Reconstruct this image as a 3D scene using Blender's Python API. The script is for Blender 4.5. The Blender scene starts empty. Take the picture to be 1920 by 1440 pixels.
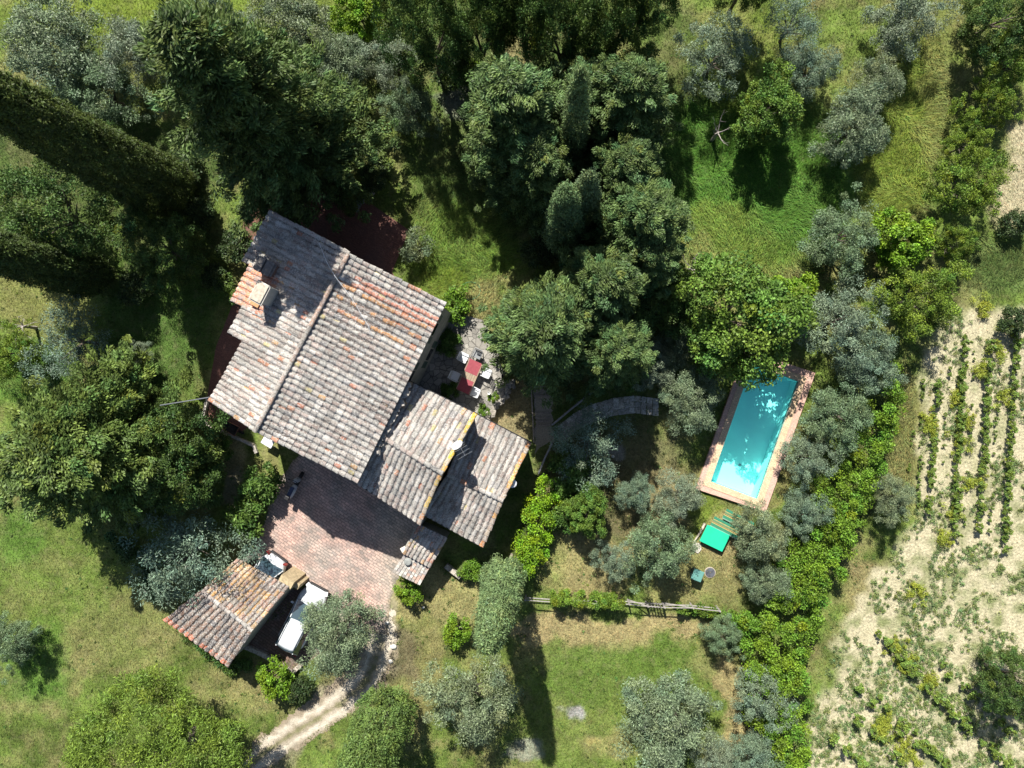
import bpy, math, random
import numpy as np
from mathutils import Vector, Matrix
R = math.radians
random.seed(7); rng = np.random.default_rng(7)
S = bpy.context.scene
COL = S.collection

# ------------------------------------------------------------------ camera
F = 1281.0; H = 42.7; TILT = math.atan(65 / 1281.0)
cam = bpy.data.objects.new('camera', bpy.data.cameras.new('camera'))
cam.data.sensor_width = 36; cam.data.lens = 36 * F / 1920
cam.data.clip_start = 0.5; cam.data.clip_end = 800
cam.location = (0, 0, H); cam.rotation_euler = (0, TILT, 0)
COL.objects.link(cam); S.camera = cam

# ------------------------------------------------------------------ sun, sky, exposure
SUN_D = Vector((0.215, -0.93, -1.0)).normalized()          # travel direction of the light
elev = math.asin(-SUN_D.z)
sun = bpy.data.objects.new('sun', bpy.data.lights.new('sun', 'SUN'))
sun.data.energy = 4.95; sun.data.angle = R(0.5); sun.data.color = (1.0, 0.955, 0.87)
sun.rotation_euler = SUN_D.to_track_quat('-Z', 'Y').to_euler()
COL.objects.link(sun)
W = bpy.data.worlds.new('World'); S.world = W; W.use_nodes = True
nt = W.node_tree; nt.nodes.clear()
sky = nt.nodes.new('ShaderNodeTexSky'); sky.sky_type = 'NISHITA'; sky.sun_disc = False
sky.sun_elevation = elev; sky.sun_rotation = math.atan2(-SUN_D.x, -SUN_D.y)
bg = nt.nodes.new('ShaderNodeBackground'); bg.inputs['Strength'].default_value = 0.06
wo = nt.nodes.new('ShaderNodeOutputWorld')
nt.links.new(sky.outputs[0], bg.inputs[0]); nt.links.new(bg.outputs[0], wo.inputs[0])
S.view_settings.view_transform = 'Standard'; S.view_settings.look = 'None'
S.view_settings.exposure = 1.1; S.view_settings.gamma = 1
S.render.engine = 'CYCLES'
S.cycles.max_bounces = 6; S.cycles.diffuse_bounces = 4; S.cycles.glossy_bounces = 2
S.cycles.transmission_bounces = 4; S.cycles.transparent_max_bounces = 8
S.cycles.use_denoising = True

# ------------------------------------------------------------------ helpers
cT, sT = math.cos(TILT), math.sin(TILT)
def P(px, py, z=0.0):
    a, b, c = (px - 960) / F, (720 - py) / F, -1.0
    d = (a * cT + c * sT, b, -a * sT + c * cT)
    k = (z - H) / d[2]
    return Vector((d[0] * k, d[1] * k, z))
def proj(x, y, z=0.0):
    X, Y, Z = x, y, z - H
    a, c = X * cT - Z * sT, X * sT + Z * cT
    return 960 + F * a / -c, 720 - F * Y / -c
def mpp(z): return (H - z) / F
def ang(dx, dy): return math.atan2(-dy, dx)

def tag(o, label=None, cat=None, group=None, kind=None):
    if label: o['label'] = label
    if cat: o['category'] = cat
    if group: o['group'] = group
    if kind: o['kind'] = kind
    return o
def empty(name, loc, label, cat, rz=0, group=None):
    o = bpy.data.objects.new(name, None); COL.objects.link(o)
    o.location = loc; o.rotation_euler = (0, 0, rz); o.empty_display_size = .3
    return tag(o, label, cat, group)
def npmesh(name, co, faces_n, idx, cols=None, smooth=False):
    """co Nx3, faces_n verts per face (int or array), idx flat loop indices"""
    me = bpy.data.meshes.new(name)
    co = np.asarray(co, np.float32); idx = np.asarray(idx, np.int32).ravel()
    nf = len(idx) // faces_n if isinstance(faces_n, int) else len(faces_n)
    tot = np.full(nf, faces_n, np.int32) if isinstance(faces_n, int) else np.asarray(faces_n, np.int32)
    start = np.concatenate(([0], np.cumsum(tot)[:-1])).astype(np.int32)
    me.vertices.add(len(co)); me.vertices.foreach_set('co', co.ravel())
    me.loops.add(len(idx)); me.loops.foreach_set('vertex_index', idx)
    me.polygons.add(nf); me.polygons.foreach_set('loop_start', start)
    me.update(calc_edges=True); me.validate()
    if cols is not None:
        c = np.ones((len(co), 4), np.float32); c[:, :3] = cols
        a = me.color_attributes.new('col', 'FLOAT_COLOR', 'POINT'); a.data.foreach_set('color', c.ravel())
    me.polygons.foreach_set('use_smooth', np.full(len(me.polygons), bool(smooth)))
    return me
def link(name, me, mat, parent=None):
    o = bpy.data.objects.new(name, me); COL.objects.link(o)
    if mat and not me.materials: me.materials.append(mat)
    if parent: o.parent = parent
    return o
def vary(c, a, b, g=random):
    k = g.uniform(a, b); h = g.uniform(-.04, .04); return (c[0] * k * (1 + h), c[1] * k, c[2] * k * (1 - h))
class MB:
    def __init__(s): s.v = []; s.f = []; s.c = []; s.col = (1, 1, 1)
    def add(s, vs, fs, col=None):
        b = len(s.v); s.v += [tuple(v) for v in vs]; s.f += [tuple(b + i for i in f) for f in fs]
        s.c += [col or s.col] * len(vs); return s
    def box(s, c, size, rz=0, col=None, taper=1.0, rx=0, ry=0):
        x, y, z = [k / 2 for k in size]; M = Matrix.Translation(c) @ Matrix.Rotation(rz, 4, 'Z') @ Matrix.Rotation(ry, 4, 'Y') @ Matrix.Rotation(rx, 4, 'X')
        vs = [M @ Vector((a * x * (taper if k > 0 else 1), b * y * (taper if k > 0 else 1), k * z)) for k in (-1, 1) for a, b in ((-1, -1), (1, -1), (1, 1), (-1, 1))]
        return s.add(vs, [(3, 2, 1, 0), (4, 5, 6, 7), (0, 1, 5, 4), (1, 2, 6, 5), (2, 3, 7, 6), (3, 0, 4, 7)], col)
    def tube(s, pts, r, n=6, col=None, cap=True):
        pts = [Vector(p) for p in pts]; rs = r if isinstance(r, (list, tuple)) else [r] * len(pts)
        vs = []; fs = []
        for i, p in enumerate(pts):
            t = (pts[min(i + 1, len(pts) - 1)] - pts[max(i - 1, 0)]).normalized()
            u = t.cross(Vector((0, 0, 1)))
            if u.length < .05: u = t.cross(Vector((1, 0, 0)))
            u.normalize(); w = t.cross(u)
            for k in range(n):
                a = 2 * math.pi * k / n; vs.append(p + (u * math.cos(a) + w * math.sin(a)) * rs[i])
        for i in range(len(pts) - 1):
            for k in range(n): fs.append((i * n + k, i * n + (k + 1) % n, (i + 1) * n + (k + 1) % n, (i + 1) * n + k))
        if cap: fs.append(tuple(range(n))[::-1]); fs.append(tuple((len(pts) - 1) * n + k for k in range(n)))
        return s.add(vs, fs, col)
    def lathe(s, prof, n=16, c=(0, 0, 0), col=None):
        vs = [Vector((c[0] + r * math.cos(2 * math.pi * k / n), c[1] + r * math.sin(2 * math.pi * k / n), c[2] + z)) for r, z in prof for k in range(n)]
        fs = [(i * n + k, i * n + (k + 1) % n, (i + 1) * n + (k + 1) % n, (i + 1) * n + k) for i in range(len(prof) - 1) for k in range(n)]
        fs.append(tuple(range(n))[::-1]); fs.append(tuple((len(prof) - 1) * n + k for k in range(n)))
        return s.add(vs, fs, col)
    def prism(s, poly, z0, z1, col=None):
        n = len(poly); area = sum(poly[i][0] * poly[(i + 1) % n][1] - poly[(i + 1) % n][0] * poly[i][1] for i in range(n))
        if area < 0: poly = poly[::-1]
        vs = [(p[0], p[1], z0) for p in poly] + [(p[0], p[1], (p[2] if len(p) > 2 and z1 is None else z1)) for p in poly]
        fs = [tuple(range(n))[::-1], tuple(range(n, 2 * n))] + [(i, (i + 1) % n, n + (i + 1) % n, n + i) for i in range(n)]
        return s.add(vs, fs, col)
    def build(s, name, mat, parent=None, bevel=0, smooth=False, seg=2, subsurf=0):
        n = [len(f) for f in s.f]; idx = [i for f in s.f for i in f]
        me = npmesh(name, s.v, n, idx, np.array(s.c, np.float32), smooth)
        o = link(name, me, mat, parent)
        if bevel:
            m = o.modifiers.new('bevel', 'BEVEL'); m.width = bevel; m.segments = seg; m.limit_method = 'ANGLE'
        if subsurf:
            m = o.modifiers.new('sub', 'SUBSURF'); m.levels = subsurf; m.render_levels = subsurf
        return o
# numpy value noise
_G = rng.random((8, 64, 64))
def vnoise(x, y, k=0):
    g = _G[k % 8]; xi = np.floor(x).astype(int); yi = np.floor(y).astype(int); fx = x - xi; fy = y - yi
    fx = fx * fx * (3 - 2 * fx); fy = fy * fy * (3 - 2 * fy)
    a = g[xi % 64, yi % 64]; b = g[(xi + 1) % 64, yi % 64]; c = g[xi % 64, (yi + 1) % 64]; d = g[(xi + 1) % 64, (yi + 1) % 64]
    return (a * (1 - fx) + b * fx) * (1 - fy) + (c * (1 - fx) + d * fx) * fy
def fbm(x, y, o=4, k=0): return sum(vnoise(x * 2 ** i, y * 2 ** i, k + i) * .5 ** i for i in range(o)) / (2 - .5 ** (o - 1))

# ------------------------------------------------------------------ materials
def mat(name, col=(.5, .5, .5), rough=.7, spec=.3, metal=0.0, noise=0.0, nscale=8.0, attr=False, bump=0.0, bscale=20.0, trans=0.0, coat=0.0, sheen=None, detail=4):
    m = bpy.data.materials.new(name); m.use_nodes = True; t = m.node_tree; N = t.nodes; L = t.links
    b = N['Principled BSDF']; b.inputs['Roughness'].default_value = rough; b.inputs['Metallic'].default_value = metal
    b.inputs['Specular IOR Level'].default_value = spec; b.inputs['Coat Weight'].default_value = coat
    src = None
    if attr:
        a = N.new('ShaderNodeAttribute'); a.attribute_name = 'col'; src = a.outputs['Color']
    else:
        r = N.new('ShaderNodeRGB'); r.outputs[0].default_value = (*col, 1); src = r.outputs[0]
    tc = N.new('ShaderNodeTexCoord')
    if noise:
        n = N.new('ShaderNodeTexNoise'); n.inputs['Scale'].default_value = nscale; n.inputs['Detail'].default_value = detail
        L.new(tc.outputs['Object'], n.inputs['Vector'])
        mr = N.new('ShaderNodeMapRange'); mr.inputs[1].default_value = .3; mr.inputs[2].default_value = .7
        mr.inputs[3].default_value = 1 - noise; mr.inputs[4].default_value = 1 + noise; L.new(n.outputs[0], mr.inputs[0])
        mx = N.new('ShaderNodeMix'); mx.data_type = 'RGBA'; mx.blend_type = 'MULTIPLY'; mx.inputs[0].default_value = 1
        L.new(src, mx.inputs[6]); L.new(mr.outputs[0], mx.inputs[7]); src = mx.outputs[2]
    L.new(src, b.inputs['Base Color'])
    if bump:
        n = N.new('ShaderNodeTexNoise'); n.inputs['Scale'].default_value = bscale; n.inputs['Detail'].default_value = 6
        L.new(tc.outputs['Object'], n.inputs['Vector'])
        bp = N.new('ShaderNodeBump'); bp.inputs['Strength'].default_value = bump; bp.inputs['Distance'].default_value = .05
        L.new(n.outputs[0], bp.inputs['Height']); L.new(bp.outputs[0], b.inputs['Normal'])
    if trans:
        tr = N.new('ShaderNodeBsdfTranslucent'); L.new(src, tr.inputs[0]); ms = N.new('ShaderNodeMixShader'); ms.inputs[0].default_value = trans
        L.new(b.outputs[0], ms.inputs[1]); L.new(tr.outputs[0], ms.inputs[2]); L.new(ms.outputs[0], N['Material Output'].inputs[0])
    return m
M_leaf = mat('leaf', attr=True, rough=.55, spec=.25, trans=.22)
M_olive = mat('olive_leaf', attr=True, rough=.5, spec=.35, trans=.12)
M_bark = mat('bark', (.12, .10, .08), .9, noise=.4, nscale=14, bump=.5)
M_deadwood = mat('dead_wood', (.30, .27, .25), .9, noise=.3, nscale=14)
M_grass = mat('grass_blade', attr=True, rough=.7, spec=.2, trans=.2)
M_plaster = mat('plaster', (.30, .29, .25), .9, noise=.18, nscale=2.5, bump=.3, bscale=12)
M_wood = mat('weathered_wood', (.22, .19, .16), .85, noise=.35, nscale=9)
M_dark = mat('black_plastic', (.02, .02, .022), .5)
M_white = mat('white_plastic', (.58, .60, .62), .45, noise=.05)
M_paintw = mat('white_car_paint', (.52, .55, .58), .25, spec=.5, coat=.6)
M_glass = mat('dark_glass', (.015, .02, .025), .06, spec=.8)
M_wind = mat('car_glass', (.03, .055, .07), .04, spec=1.0)
M_tyre = mat('tyre_rubber', (.02, .02, .02), .85)
M_metal = mat('grey_metal', (.35, .36, .38), .4, metal=.7)
M_redlamp = mat('red_lens', (.16, .015, .015), .2)
M_lamp = mat('clear_lens', (.6, .62, .65), .1)
M_attr = mat('painted', attr=True, rough=.7, noise=.12, nscale=5)
M_stone = mat('stone', attr=True, rough=.9, noise=.35, nscale=9, bump=.6, bscale=14)

def mat_tile():
    m = mat('roof_tile', attr=True, rough=.9, spec=.15, bump=.5, bscale=30)
    t = m.node_tree; N = t.nodes; L = t.links; b = N['Principled BSDF']; a = [n for n in N if n.type == 'ATTRIBUTE'][0]
    tc = [n for n in N if n.type == 'TEX_COORD'][0]
    n1 = N.new('ShaderNodeTexNoise'); n1.inputs['Scale'].default_value = 11; n1.inputs['Detail'].default_value = 3
    n2 = N.new('ShaderNodeTexNoise'); n2.inputs['Scale'].default_value = 16; n2.inputs['Detail'].default_value = 2; n2.inputs['Distortion'].default_value = .6
    L.new(tc.outputs['Object'], n1.inputs['Vector']); L.new(tc.outputs['Object'], n2.inputs['Vector'])
    r1 = N.new('ShaderNodeValToRGB'); r1.color_ramp.elements[0].position = .50; r1.color_ramp.elements[1].position = .60
    r2 = N.new('ShaderNodeValToRGB'); r2.color_ramp.elements[0].position = .54; r2.color_ramp.elements[1].position = .66
    L.new(n1.outputs[0], r1.inputs[0]); L.new(n2.outputs[0], r2.inputs[0])
    x1 = N.new('ShaderNodeMix'); x1.data_type = 'RGBA'; x1.inputs[7].default_value = (.42, .41, .38, 1)      # pale lichen spots
    x2 = N.new('ShaderNodeMix'); x2.data_type = 'RGBA'; x2.inputs[7].default_value = (.045, .042, .042, 1)     # black algae spots
    s1 = N.new('ShaderNodeMath'); s1.operation = 'MULTIPLY'; s1.inputs[1].default_value = .62; L.new(r1.outputs[0], s1.inputs[0])
    s2 = N.new('ShaderNodeMath'); s2.operation = 'MULTIPLY'; s2.inputs[1].default_value = .6; L.new(r2.outputs[0], s2.inputs[0])
    L.new(s1.outputs[0], x1.inputs[0]); L.new(a.outputs['Color'], x1.inputs[6])
    L.new(s2.outputs[0], x2.inputs[0]); L.new(x1.outputs[2], x2.inputs[6])
    n3 = N.new('ShaderNodeTexNoise'); n3.inputs['Scale'].default_value = .9; n3.inputs['Detail'].default_value = 5; L.new(tc.outputs['Object'], n3.inputs['Vector'])
    q3 = N.new('ShaderNodeMapRange'); q3.inputs[1].default_value = .35; q3.inputs[2].default_value = .65; q3.inputs[3].default_value = .8; q3.inputs[4].default_value = 1.22; L.new(n3.outputs[0], q3.inputs[0])
    x3 = N.new('ShaderNodeMix'); x3.data_type = 'RGBA'; x3.blend_type = 'MULTIPLY'; x3.inputs[0].default_value = 1; L.new(x2.outputs[2], x3.inputs[6]); L.new(q3.outputs[0], x3.inputs[7]); L.new(x3.outputs[2], b.inputs['Base Color'])
    return m
M_tile = mat_tile()

def ground_mat(name, scale_lo, scale_hi, amp=.35, fleck=(.3, .26, .14), fleckamt=.5, bump=.8, brick=None):
    m = mat(name, attr=True, rough=.95, spec=.1)
    t = m.node_tree; N = t.nodes; L = t.links; b = N['Principled BSDF']; a = [n for n in N if n.type == 'ATTRIBUTE'][0]
    tc = [n for n in N if n.type == 'TEX_COORD'][0]
    n1 = N.new('ShaderNodeTexNoise'); n1.inputs['Scale'].default_value = scale_hi; n1.inputs['Detail'].default_value = 5; n1.inputs['Roughness'].default_value = .7
    n2 = N.new('ShaderNodeTexNoise'); n2.inputs['Scale'].default_value = scale_lo; n2.inputs['Detail'].default_value = 5
    for n in (n1, n2): L.new(tc.outputs['Object'], n.inputs['Vector'])
    mr = N.new('ShaderNodeMapRange'); mr.inputs[1].default_value = .32; mr.inputs[2].default_value = .68; mr.inputs[3].default_value = 1 - amp; mr.inputs[4].default_value = 1 + amp
    L.new(n1.outputs[0], mr.inputs[0])
    mx = N.new('ShaderNodeMix'); mx.data_type = 'RGBA'; mx.blend_type = 'MULTIPLY'; mx.inputs[0].default_value = 1
    L.new(a.outputs['Color'], mx.inputs[6]); L.new(mr.outputs[0], mx.inputs[7])
    rp = N.new('ShaderNodeValToRGB'); rp.color_ramp.elements[0].position = .5; rp.color_ramp.elements[1].position = .7; L.new(n2.outputs[0], rp.inputs[0])
    sc = N.new('ShaderNodeMath'); sc.operation = 'MULTIPLY'; sc.inputs[1].default_value = fleckamt; L.new(rp.outputs[0], sc.inputs[0])
    fx = N.new('ShaderNodeMix'); fx.data_type = 'RGBA'; fx.inputs[7].default_value = (*fleck, 1)
    L.new(sc.outputs[0], fx.inputs[0]); L.new(mx.outputs[2], fx.inputs[6]); src = fx.outputs[2]
    hsrc = n1.outputs[0]
    if brick:
        mp = N.new('ShaderNodeMapping'); mp.inputs['Rotation'].default_value = (0, 0, brick[0]); L.new(tc.outputs['Object'], mp.inputs['Vector'])
        if brick[1] == 'brick':
            nd = N.new('ShaderNodeTexNoise'); nd.inputs['Scale'].default_value = 1.2; L.new(tc.outputs['Object'], nd.inputs['Vector'])
            vm = N.new('ShaderNodeVectorMath'); vm.operation = 'MULTIPLY_ADD'; vm.inputs[1].default_value = (.12, .12, 0)
            L.new(nd.outputs['Color'], vm.inputs[0]); L.new(mp.outputs[0], vm.inputs[2])
            bt = N.new('ShaderNodeTexBrick'); bt.inputs['Scale'].default_value = brick[2]; bt.inputs['Mortar Size'].default_value = .035; bt.inputs['Mortar Smooth'].default_value = .3
            bt.inputs['Color1'].default_value = (.72, .72, .74, 1); bt.inputs['Color2'].default_value = (1.2, 1.08, 1.04, 1); bt.inputs['Mortar'].default_value = (.5, .5, .48, 1)
            bt.inputs['Bias'].default_value = 0
            L.new(vm.outputs[0], bt.inputs['Vector']); bc = bt.outputs['Color']
        else:
            vo = N.new('ShaderNodeTexVoronoi'); vo.feature = 'DISTANCE_TO_EDGE'; vo.inputs['Scale'].default_value = brick[2]; L.new(mp.outputs[0], vo.inputs['Vector'])
            vc = N.new('ShaderNodeTexVoronoi'); vc.inputs['Scale'].default_value = brick[2]; L.new(mp.outputs[0], vc.inputs['Vector'])
            hs = N.new('ShaderNodeSeparateColor'); L.new(vc.outputs['Color'], hs.inputs[0])
            cm = N.new('ShaderNodeMapRange'); cm.inputs[3].default_value = .65; cm.inputs[4].default_value = 1.3; L.new(hs.outputs[0], cm.inputs[0])
            er = N.new('ShaderNodeMapRange'); er.inputs[1].default_value = .01; er.inputs[2].default_value = .06; er.inputs[3].default_value = .3; er.inputs[4].default_value = 1; L.new(vo.outputs['Distance'], er.inputs[0])
            mm = N.new('ShaderNodeMath'); mm.operation = 'MULTIPLY'; L.new(cm.outputs[0], mm.inputs[0]); L.new(er.outputs[0], mm.inputs[1]); bc = mm.outputs[0]
        m2 = N.new('ShaderNodeMix'); m2.data_type = 'RGBA'; m2.blend_type = 'MULTIPLY'; m2.inputs[0].default_value = .85
        L.new(src, m2.inputs[6]); L.new(bc, m2.inputs[7]); src = m2.outputs[2]
    L.new(src, b.inputs['Base Color'])
    bp = N.new('ShaderNodeBump'); bp.inputs['Strength'].default_value = bump; bp.inputs['Distance'].default_value = .06
    L.new(hsrc, bp.inputs['Height']); L.new(bp.outputs[0], b.inputs['Normal'])
    return m
M_ground = ground_mat('ground_grass_earth', 2.2, 7, .45, (.20, .175, .10), .28, 1.0)
M_brickpave = ground_mat('courtyard_brick', 1.1, 10, .28, (.21, .20, .18), .75, .5, (R(33), 'brick', 1.45))
M_flag = ground_mat('flagstone', 1.5, 14, .2, (.12, .12, .11), .3, .5, (.4, 'vor', 2.6))
M_terra = ground_mat('terracotta_paving', .8, 16, .2, (.15, .10, .09), .5, .3, (R(28), 'brick', 3.5))
M_gravel = ground_mat('gravel', 1.5, 14, .3, (.19, .17, .11), .3, .9)
M_deck = ground_mat('pool_deck_tile', .9, 14, .12, (.42, .30, .20), .35, .2, (R(22), 'brick', 4.5))

# ------------------------------------------------------------------ painted ground colours (soil and turf colours, with tree shade in some dark blobs)
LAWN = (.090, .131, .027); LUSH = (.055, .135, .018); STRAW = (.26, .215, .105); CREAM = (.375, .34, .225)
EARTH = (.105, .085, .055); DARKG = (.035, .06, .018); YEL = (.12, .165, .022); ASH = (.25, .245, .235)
def ell(px, py, cx, cy, rx, ry, a=0):
    c, s = math.cos(R(a)), math.sin(R(a)); x = (px - cx) * c + (py - cy) * s; y = -(px - cx) * s + (py - cy) * c
    return np.sqrt((x / rx) ** 2 + (y / ry) ** 2)
def polyd(px, py, poly):
    """signed distance in px, negative inside"""
    d = np.full(px.shape, 1e9); ins = np.zeros(px.shape, bool); n = len(poly)
    for i in range(n):
        x0, y0 = poly[i]; x1, y1 = poly[(i + 1) % n]; ex, ey = x1 - x0, y1 - y0
        t = np.clip(((px - x0) * ex + (py - y0) * ey) / (ex * ex + ey * ey), 0, 1)
        d = np.minimum(d, np.hypot(px - x0 - t * ex, py - y0 - t * ey))
        c = ((y0 > py) != (y1 > py)) & (px < (x1 - x0) * (py - y0) / ((y1 - y0) or 1e-9) + x0); ins ^= c
    return np.where(ins, -d, d)
FIELD2 = [(2100, 170), (1880, 215), (1870, 260), (1880, 320), (1850, 380), (1870, 430), (2100, 440)]
FIELD = [(1960, 590), (1800, 560), (1745, 620), (1720, 720), (1715, 830), (1708, 960), (1690, 1010), (1640, 1060), (1600, 1130), (1560, 1210), (1530, 1300), (1500, 1390), (1480, 1500), (2100, 1500), (2100, 600)]
BLOBS = [  # cx, cy, rx, ry, angle, colour, strength
    (880, 450, 90, 160, 0, (.08, .14, .02), .8), (850, 560, 60, 60, 0, YEL, .6), (905, 565, 50, 60, 0, STRAW, .5),
    (1330, 330, 150, 170, 0, LUSH, .9), (1370, 440, 160, 60, 10, (.12, .17, .03), .7), (1500, 330, 110, 150, 0, LUSH, .85), (1300, 480, 90, 40, 20, STRAW, .25),
    (1690, 260, 70, 220, 10, YEL, .8), (1760, 120, 40, 200, 5, (.15, .16, .05), .6), (1400, 120, 90, 120, 0, YEL, .4),
    (200, 30, 200, 50, 0, YEL, .7), (540, 10, 300, 40, 0, YEL, .5), (700, 60, 40, 60, 0, YEL, .5),
    (80, 560, 110, 70, 0, (.15, .155, .05), .8), (60, 700, 80, 60, 0, LUSH, .7), (300, 600, 120, 160, 20, (.05, .095, .02), .9), (640, 1240, 60, 40, 0, EARTH, .4), (450, 1100, 60, 60, 0, DARKG, .5), (120, 350, 260, 160, 0, DARKG, .6), (330, 340, 90, 120, 0, DARKG, .7), (860, 260, 110, 130, 0, (.05, .085, .022), .7), (1060, 300, 200, 200, 0, DARKG, .6), (1250, 90, 60, 130, 0, DARKG, .5), (900, 60, 300, 90, 0, DARKG, .6),  # dark greens under the north and west trees have tree shade painted in
    (200, 1080, 260, 160, 0, LAWN, .5), (250, 1180, 160, 60, -20, STRAW, .25), (450, 1290, 90, 50, 0, STRAW, .3), (60, 1250, 80, 80, 0, LUSH, .6), (30, 1010, 60, 60, 0, LUSH, .5),
    (1150, 900, 150, 130, 0, EARTH, .6), (1110, 1070, 90, 60, 0, STRAW, .7), (1220, 950, 60, 80, 10, STRAW, .6), (1320, 1080, 110, 60, 0, (.17, .16, .065), .8), (1320, 960, 40, 60, 0, YEL, .6),
    (820, 1120, 120, 50, 10, STRAW, .6), (870, 1140, 60, 40, 0, (.2, .19, .08), .5), (1150, 1180, 210, 26, 0, STRAW, .85), (1000, 1180, 60, 25, 0, STRAW, .6),
    (1170, 1260, 190, 70, 0, (.075, .125, .022), .85), (1090, 1380, 150, 70, 0, (.10, .14, .03), .7), (1380, 1330, 30, 120, -15, STRAW, .8), (1340, 1240, 60, 40, 0, STRAW, .35),
    (790, 1280, 45, 130, 10, (.16, .15, .06), .7), (750, 1220, 40, 70, -10, EARTH, .7), (1075, 1337, 26, 20, 0, ASH, .95), (980, 1400, 35, 22, 0, ASH, .5), (1145, 1405, 60, 25, 0, STRAW, .4), (1120, 1402, 18, 9, 0, (.3, .25, .09), .6),
    (870, 180, 40, 40, 0, ASH, .5), (960, 110, 40, 60, 0, STRAW, .5), (950, 800, 60, 90, 30, (.24, .19, .11), .9), (1150, 855, 20, 12, 0, ASH, .6),
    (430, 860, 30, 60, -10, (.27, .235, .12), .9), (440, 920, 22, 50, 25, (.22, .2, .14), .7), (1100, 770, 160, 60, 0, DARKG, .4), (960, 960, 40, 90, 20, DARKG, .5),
    (1640, 1110, 60, 60, 0, (.22, .17, .09), .6), (1700, 800, 30, 130, 0, (.14, .14, .05), .8), (1880, 500, 90, 60, 10, (.07, .11, .03), .8),
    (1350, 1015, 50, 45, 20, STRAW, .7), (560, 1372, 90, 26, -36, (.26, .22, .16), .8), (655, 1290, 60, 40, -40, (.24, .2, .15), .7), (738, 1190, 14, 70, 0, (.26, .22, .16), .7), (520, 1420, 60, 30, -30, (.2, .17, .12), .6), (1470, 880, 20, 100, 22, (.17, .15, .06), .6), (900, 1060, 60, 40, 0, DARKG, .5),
]
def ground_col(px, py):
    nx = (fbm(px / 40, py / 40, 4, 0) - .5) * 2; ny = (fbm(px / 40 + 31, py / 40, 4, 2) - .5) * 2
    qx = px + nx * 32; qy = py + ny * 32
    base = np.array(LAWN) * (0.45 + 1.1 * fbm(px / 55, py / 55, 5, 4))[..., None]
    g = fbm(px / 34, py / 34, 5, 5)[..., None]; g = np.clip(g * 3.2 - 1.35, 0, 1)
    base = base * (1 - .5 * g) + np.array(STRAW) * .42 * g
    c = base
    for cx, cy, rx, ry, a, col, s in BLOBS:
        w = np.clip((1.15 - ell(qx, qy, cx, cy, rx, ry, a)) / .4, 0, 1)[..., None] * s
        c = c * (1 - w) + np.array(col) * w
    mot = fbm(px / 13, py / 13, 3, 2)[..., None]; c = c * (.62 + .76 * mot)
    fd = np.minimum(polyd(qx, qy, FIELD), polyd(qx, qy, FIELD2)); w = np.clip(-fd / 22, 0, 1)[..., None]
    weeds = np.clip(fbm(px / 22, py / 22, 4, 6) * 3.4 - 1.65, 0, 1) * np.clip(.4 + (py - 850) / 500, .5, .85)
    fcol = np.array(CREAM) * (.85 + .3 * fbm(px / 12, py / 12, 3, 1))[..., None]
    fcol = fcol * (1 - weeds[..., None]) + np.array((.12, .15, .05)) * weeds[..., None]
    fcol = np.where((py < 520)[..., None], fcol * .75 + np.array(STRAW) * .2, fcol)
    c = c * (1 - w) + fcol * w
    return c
def grid_axis(lo, hi, step, far):
    a = list(np.arange(lo, hi + step, step)); e = []; s = step
    while (a[-1] + sum([]) if not e else e[-1]) < far:
        s *= 1.6; e.append((e[-1] if e else a[-1]) + s)
    f = []; s = step
    while (f[-1] if f else a[0]) > -far:
        s *= 1.6; f.append((f[-1] if f else a[0]) - s)
    return np.array(f[::-1] + a + e)
gx = grid_axis(-40, 36, .16, 200); gy = grid_axis(-28, 28, .16, 200)
GX, GY = np.meshgrid(gx, gy); PX, PY = proj(GX, GY)
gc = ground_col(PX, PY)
nX, nY = len(gx), len(gy); ii = np.arange(nX * nY).reshape(nY, nX)
POOLQ = [(1410, 682), (1497.5, 715), (1420, 935.5), (1332.5, 902.5)]
pin = polyd(PX, PY, [(p[0] , p[1]) for p in POOLQ])      # the ground opens where the pool basin sits
fi = np.stack([ii[:-1, :-1], ii[:-1, 1:], ii[1:, 1:], ii[1:, :-1]], -1).reshape(-1, 4)
keep = np.all(pin.ravel()[fi] > .5, axis=1)
fi = fi[keep]
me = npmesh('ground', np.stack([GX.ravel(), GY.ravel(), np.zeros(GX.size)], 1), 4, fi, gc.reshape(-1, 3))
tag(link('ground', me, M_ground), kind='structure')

def sheet(name, pts, z, mt, colfn, step=.25, kind='structure', thick=0, jag=0):
    """a flat paved area cut as a fine grid inside a polygon given in photo pixels on the ground"""
    if jag:
        g = random.Random(len(pts)); q = []
        for i in range(len(pts)):
            (xa, ya), (xb, yb) = pts[i], pts[(i + 1) % len(pts)]; k = max(1, int(math.hypot(xb - xa, yb - ya) / 6))
            for j in range(k): q.append((xa + (xb - xa) * j / k + g.uniform(-jag, jag), ya + (yb - ya) * j / k + g.uniform(-jag, jag)))
        pts = q
    w = [P(a, b, z) for a, b in pts]; x0 = min(p.x for p in w); x1 = max(p.x for p in w); y0 = min(p.y for p in w); y1 = max(p.y for p in w)
    m = MB(); m.prism([(p.x, p.y) for p in w], z - max(thick, .002), z)
    # triangulate as ngon with per-vertex colour is too coarse: subdivide with bisect-free grid colouring in the shader
    o = m.build(name, mt); a = o.data.color_attributes['col']
    c = np.ones((len(o.data.vertices), 4), np.float32); c[:, :3] = colfn; a.data.foreach_set('color', c.ravel())
    if kind: tag(o, kind=kind)
    return o
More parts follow.
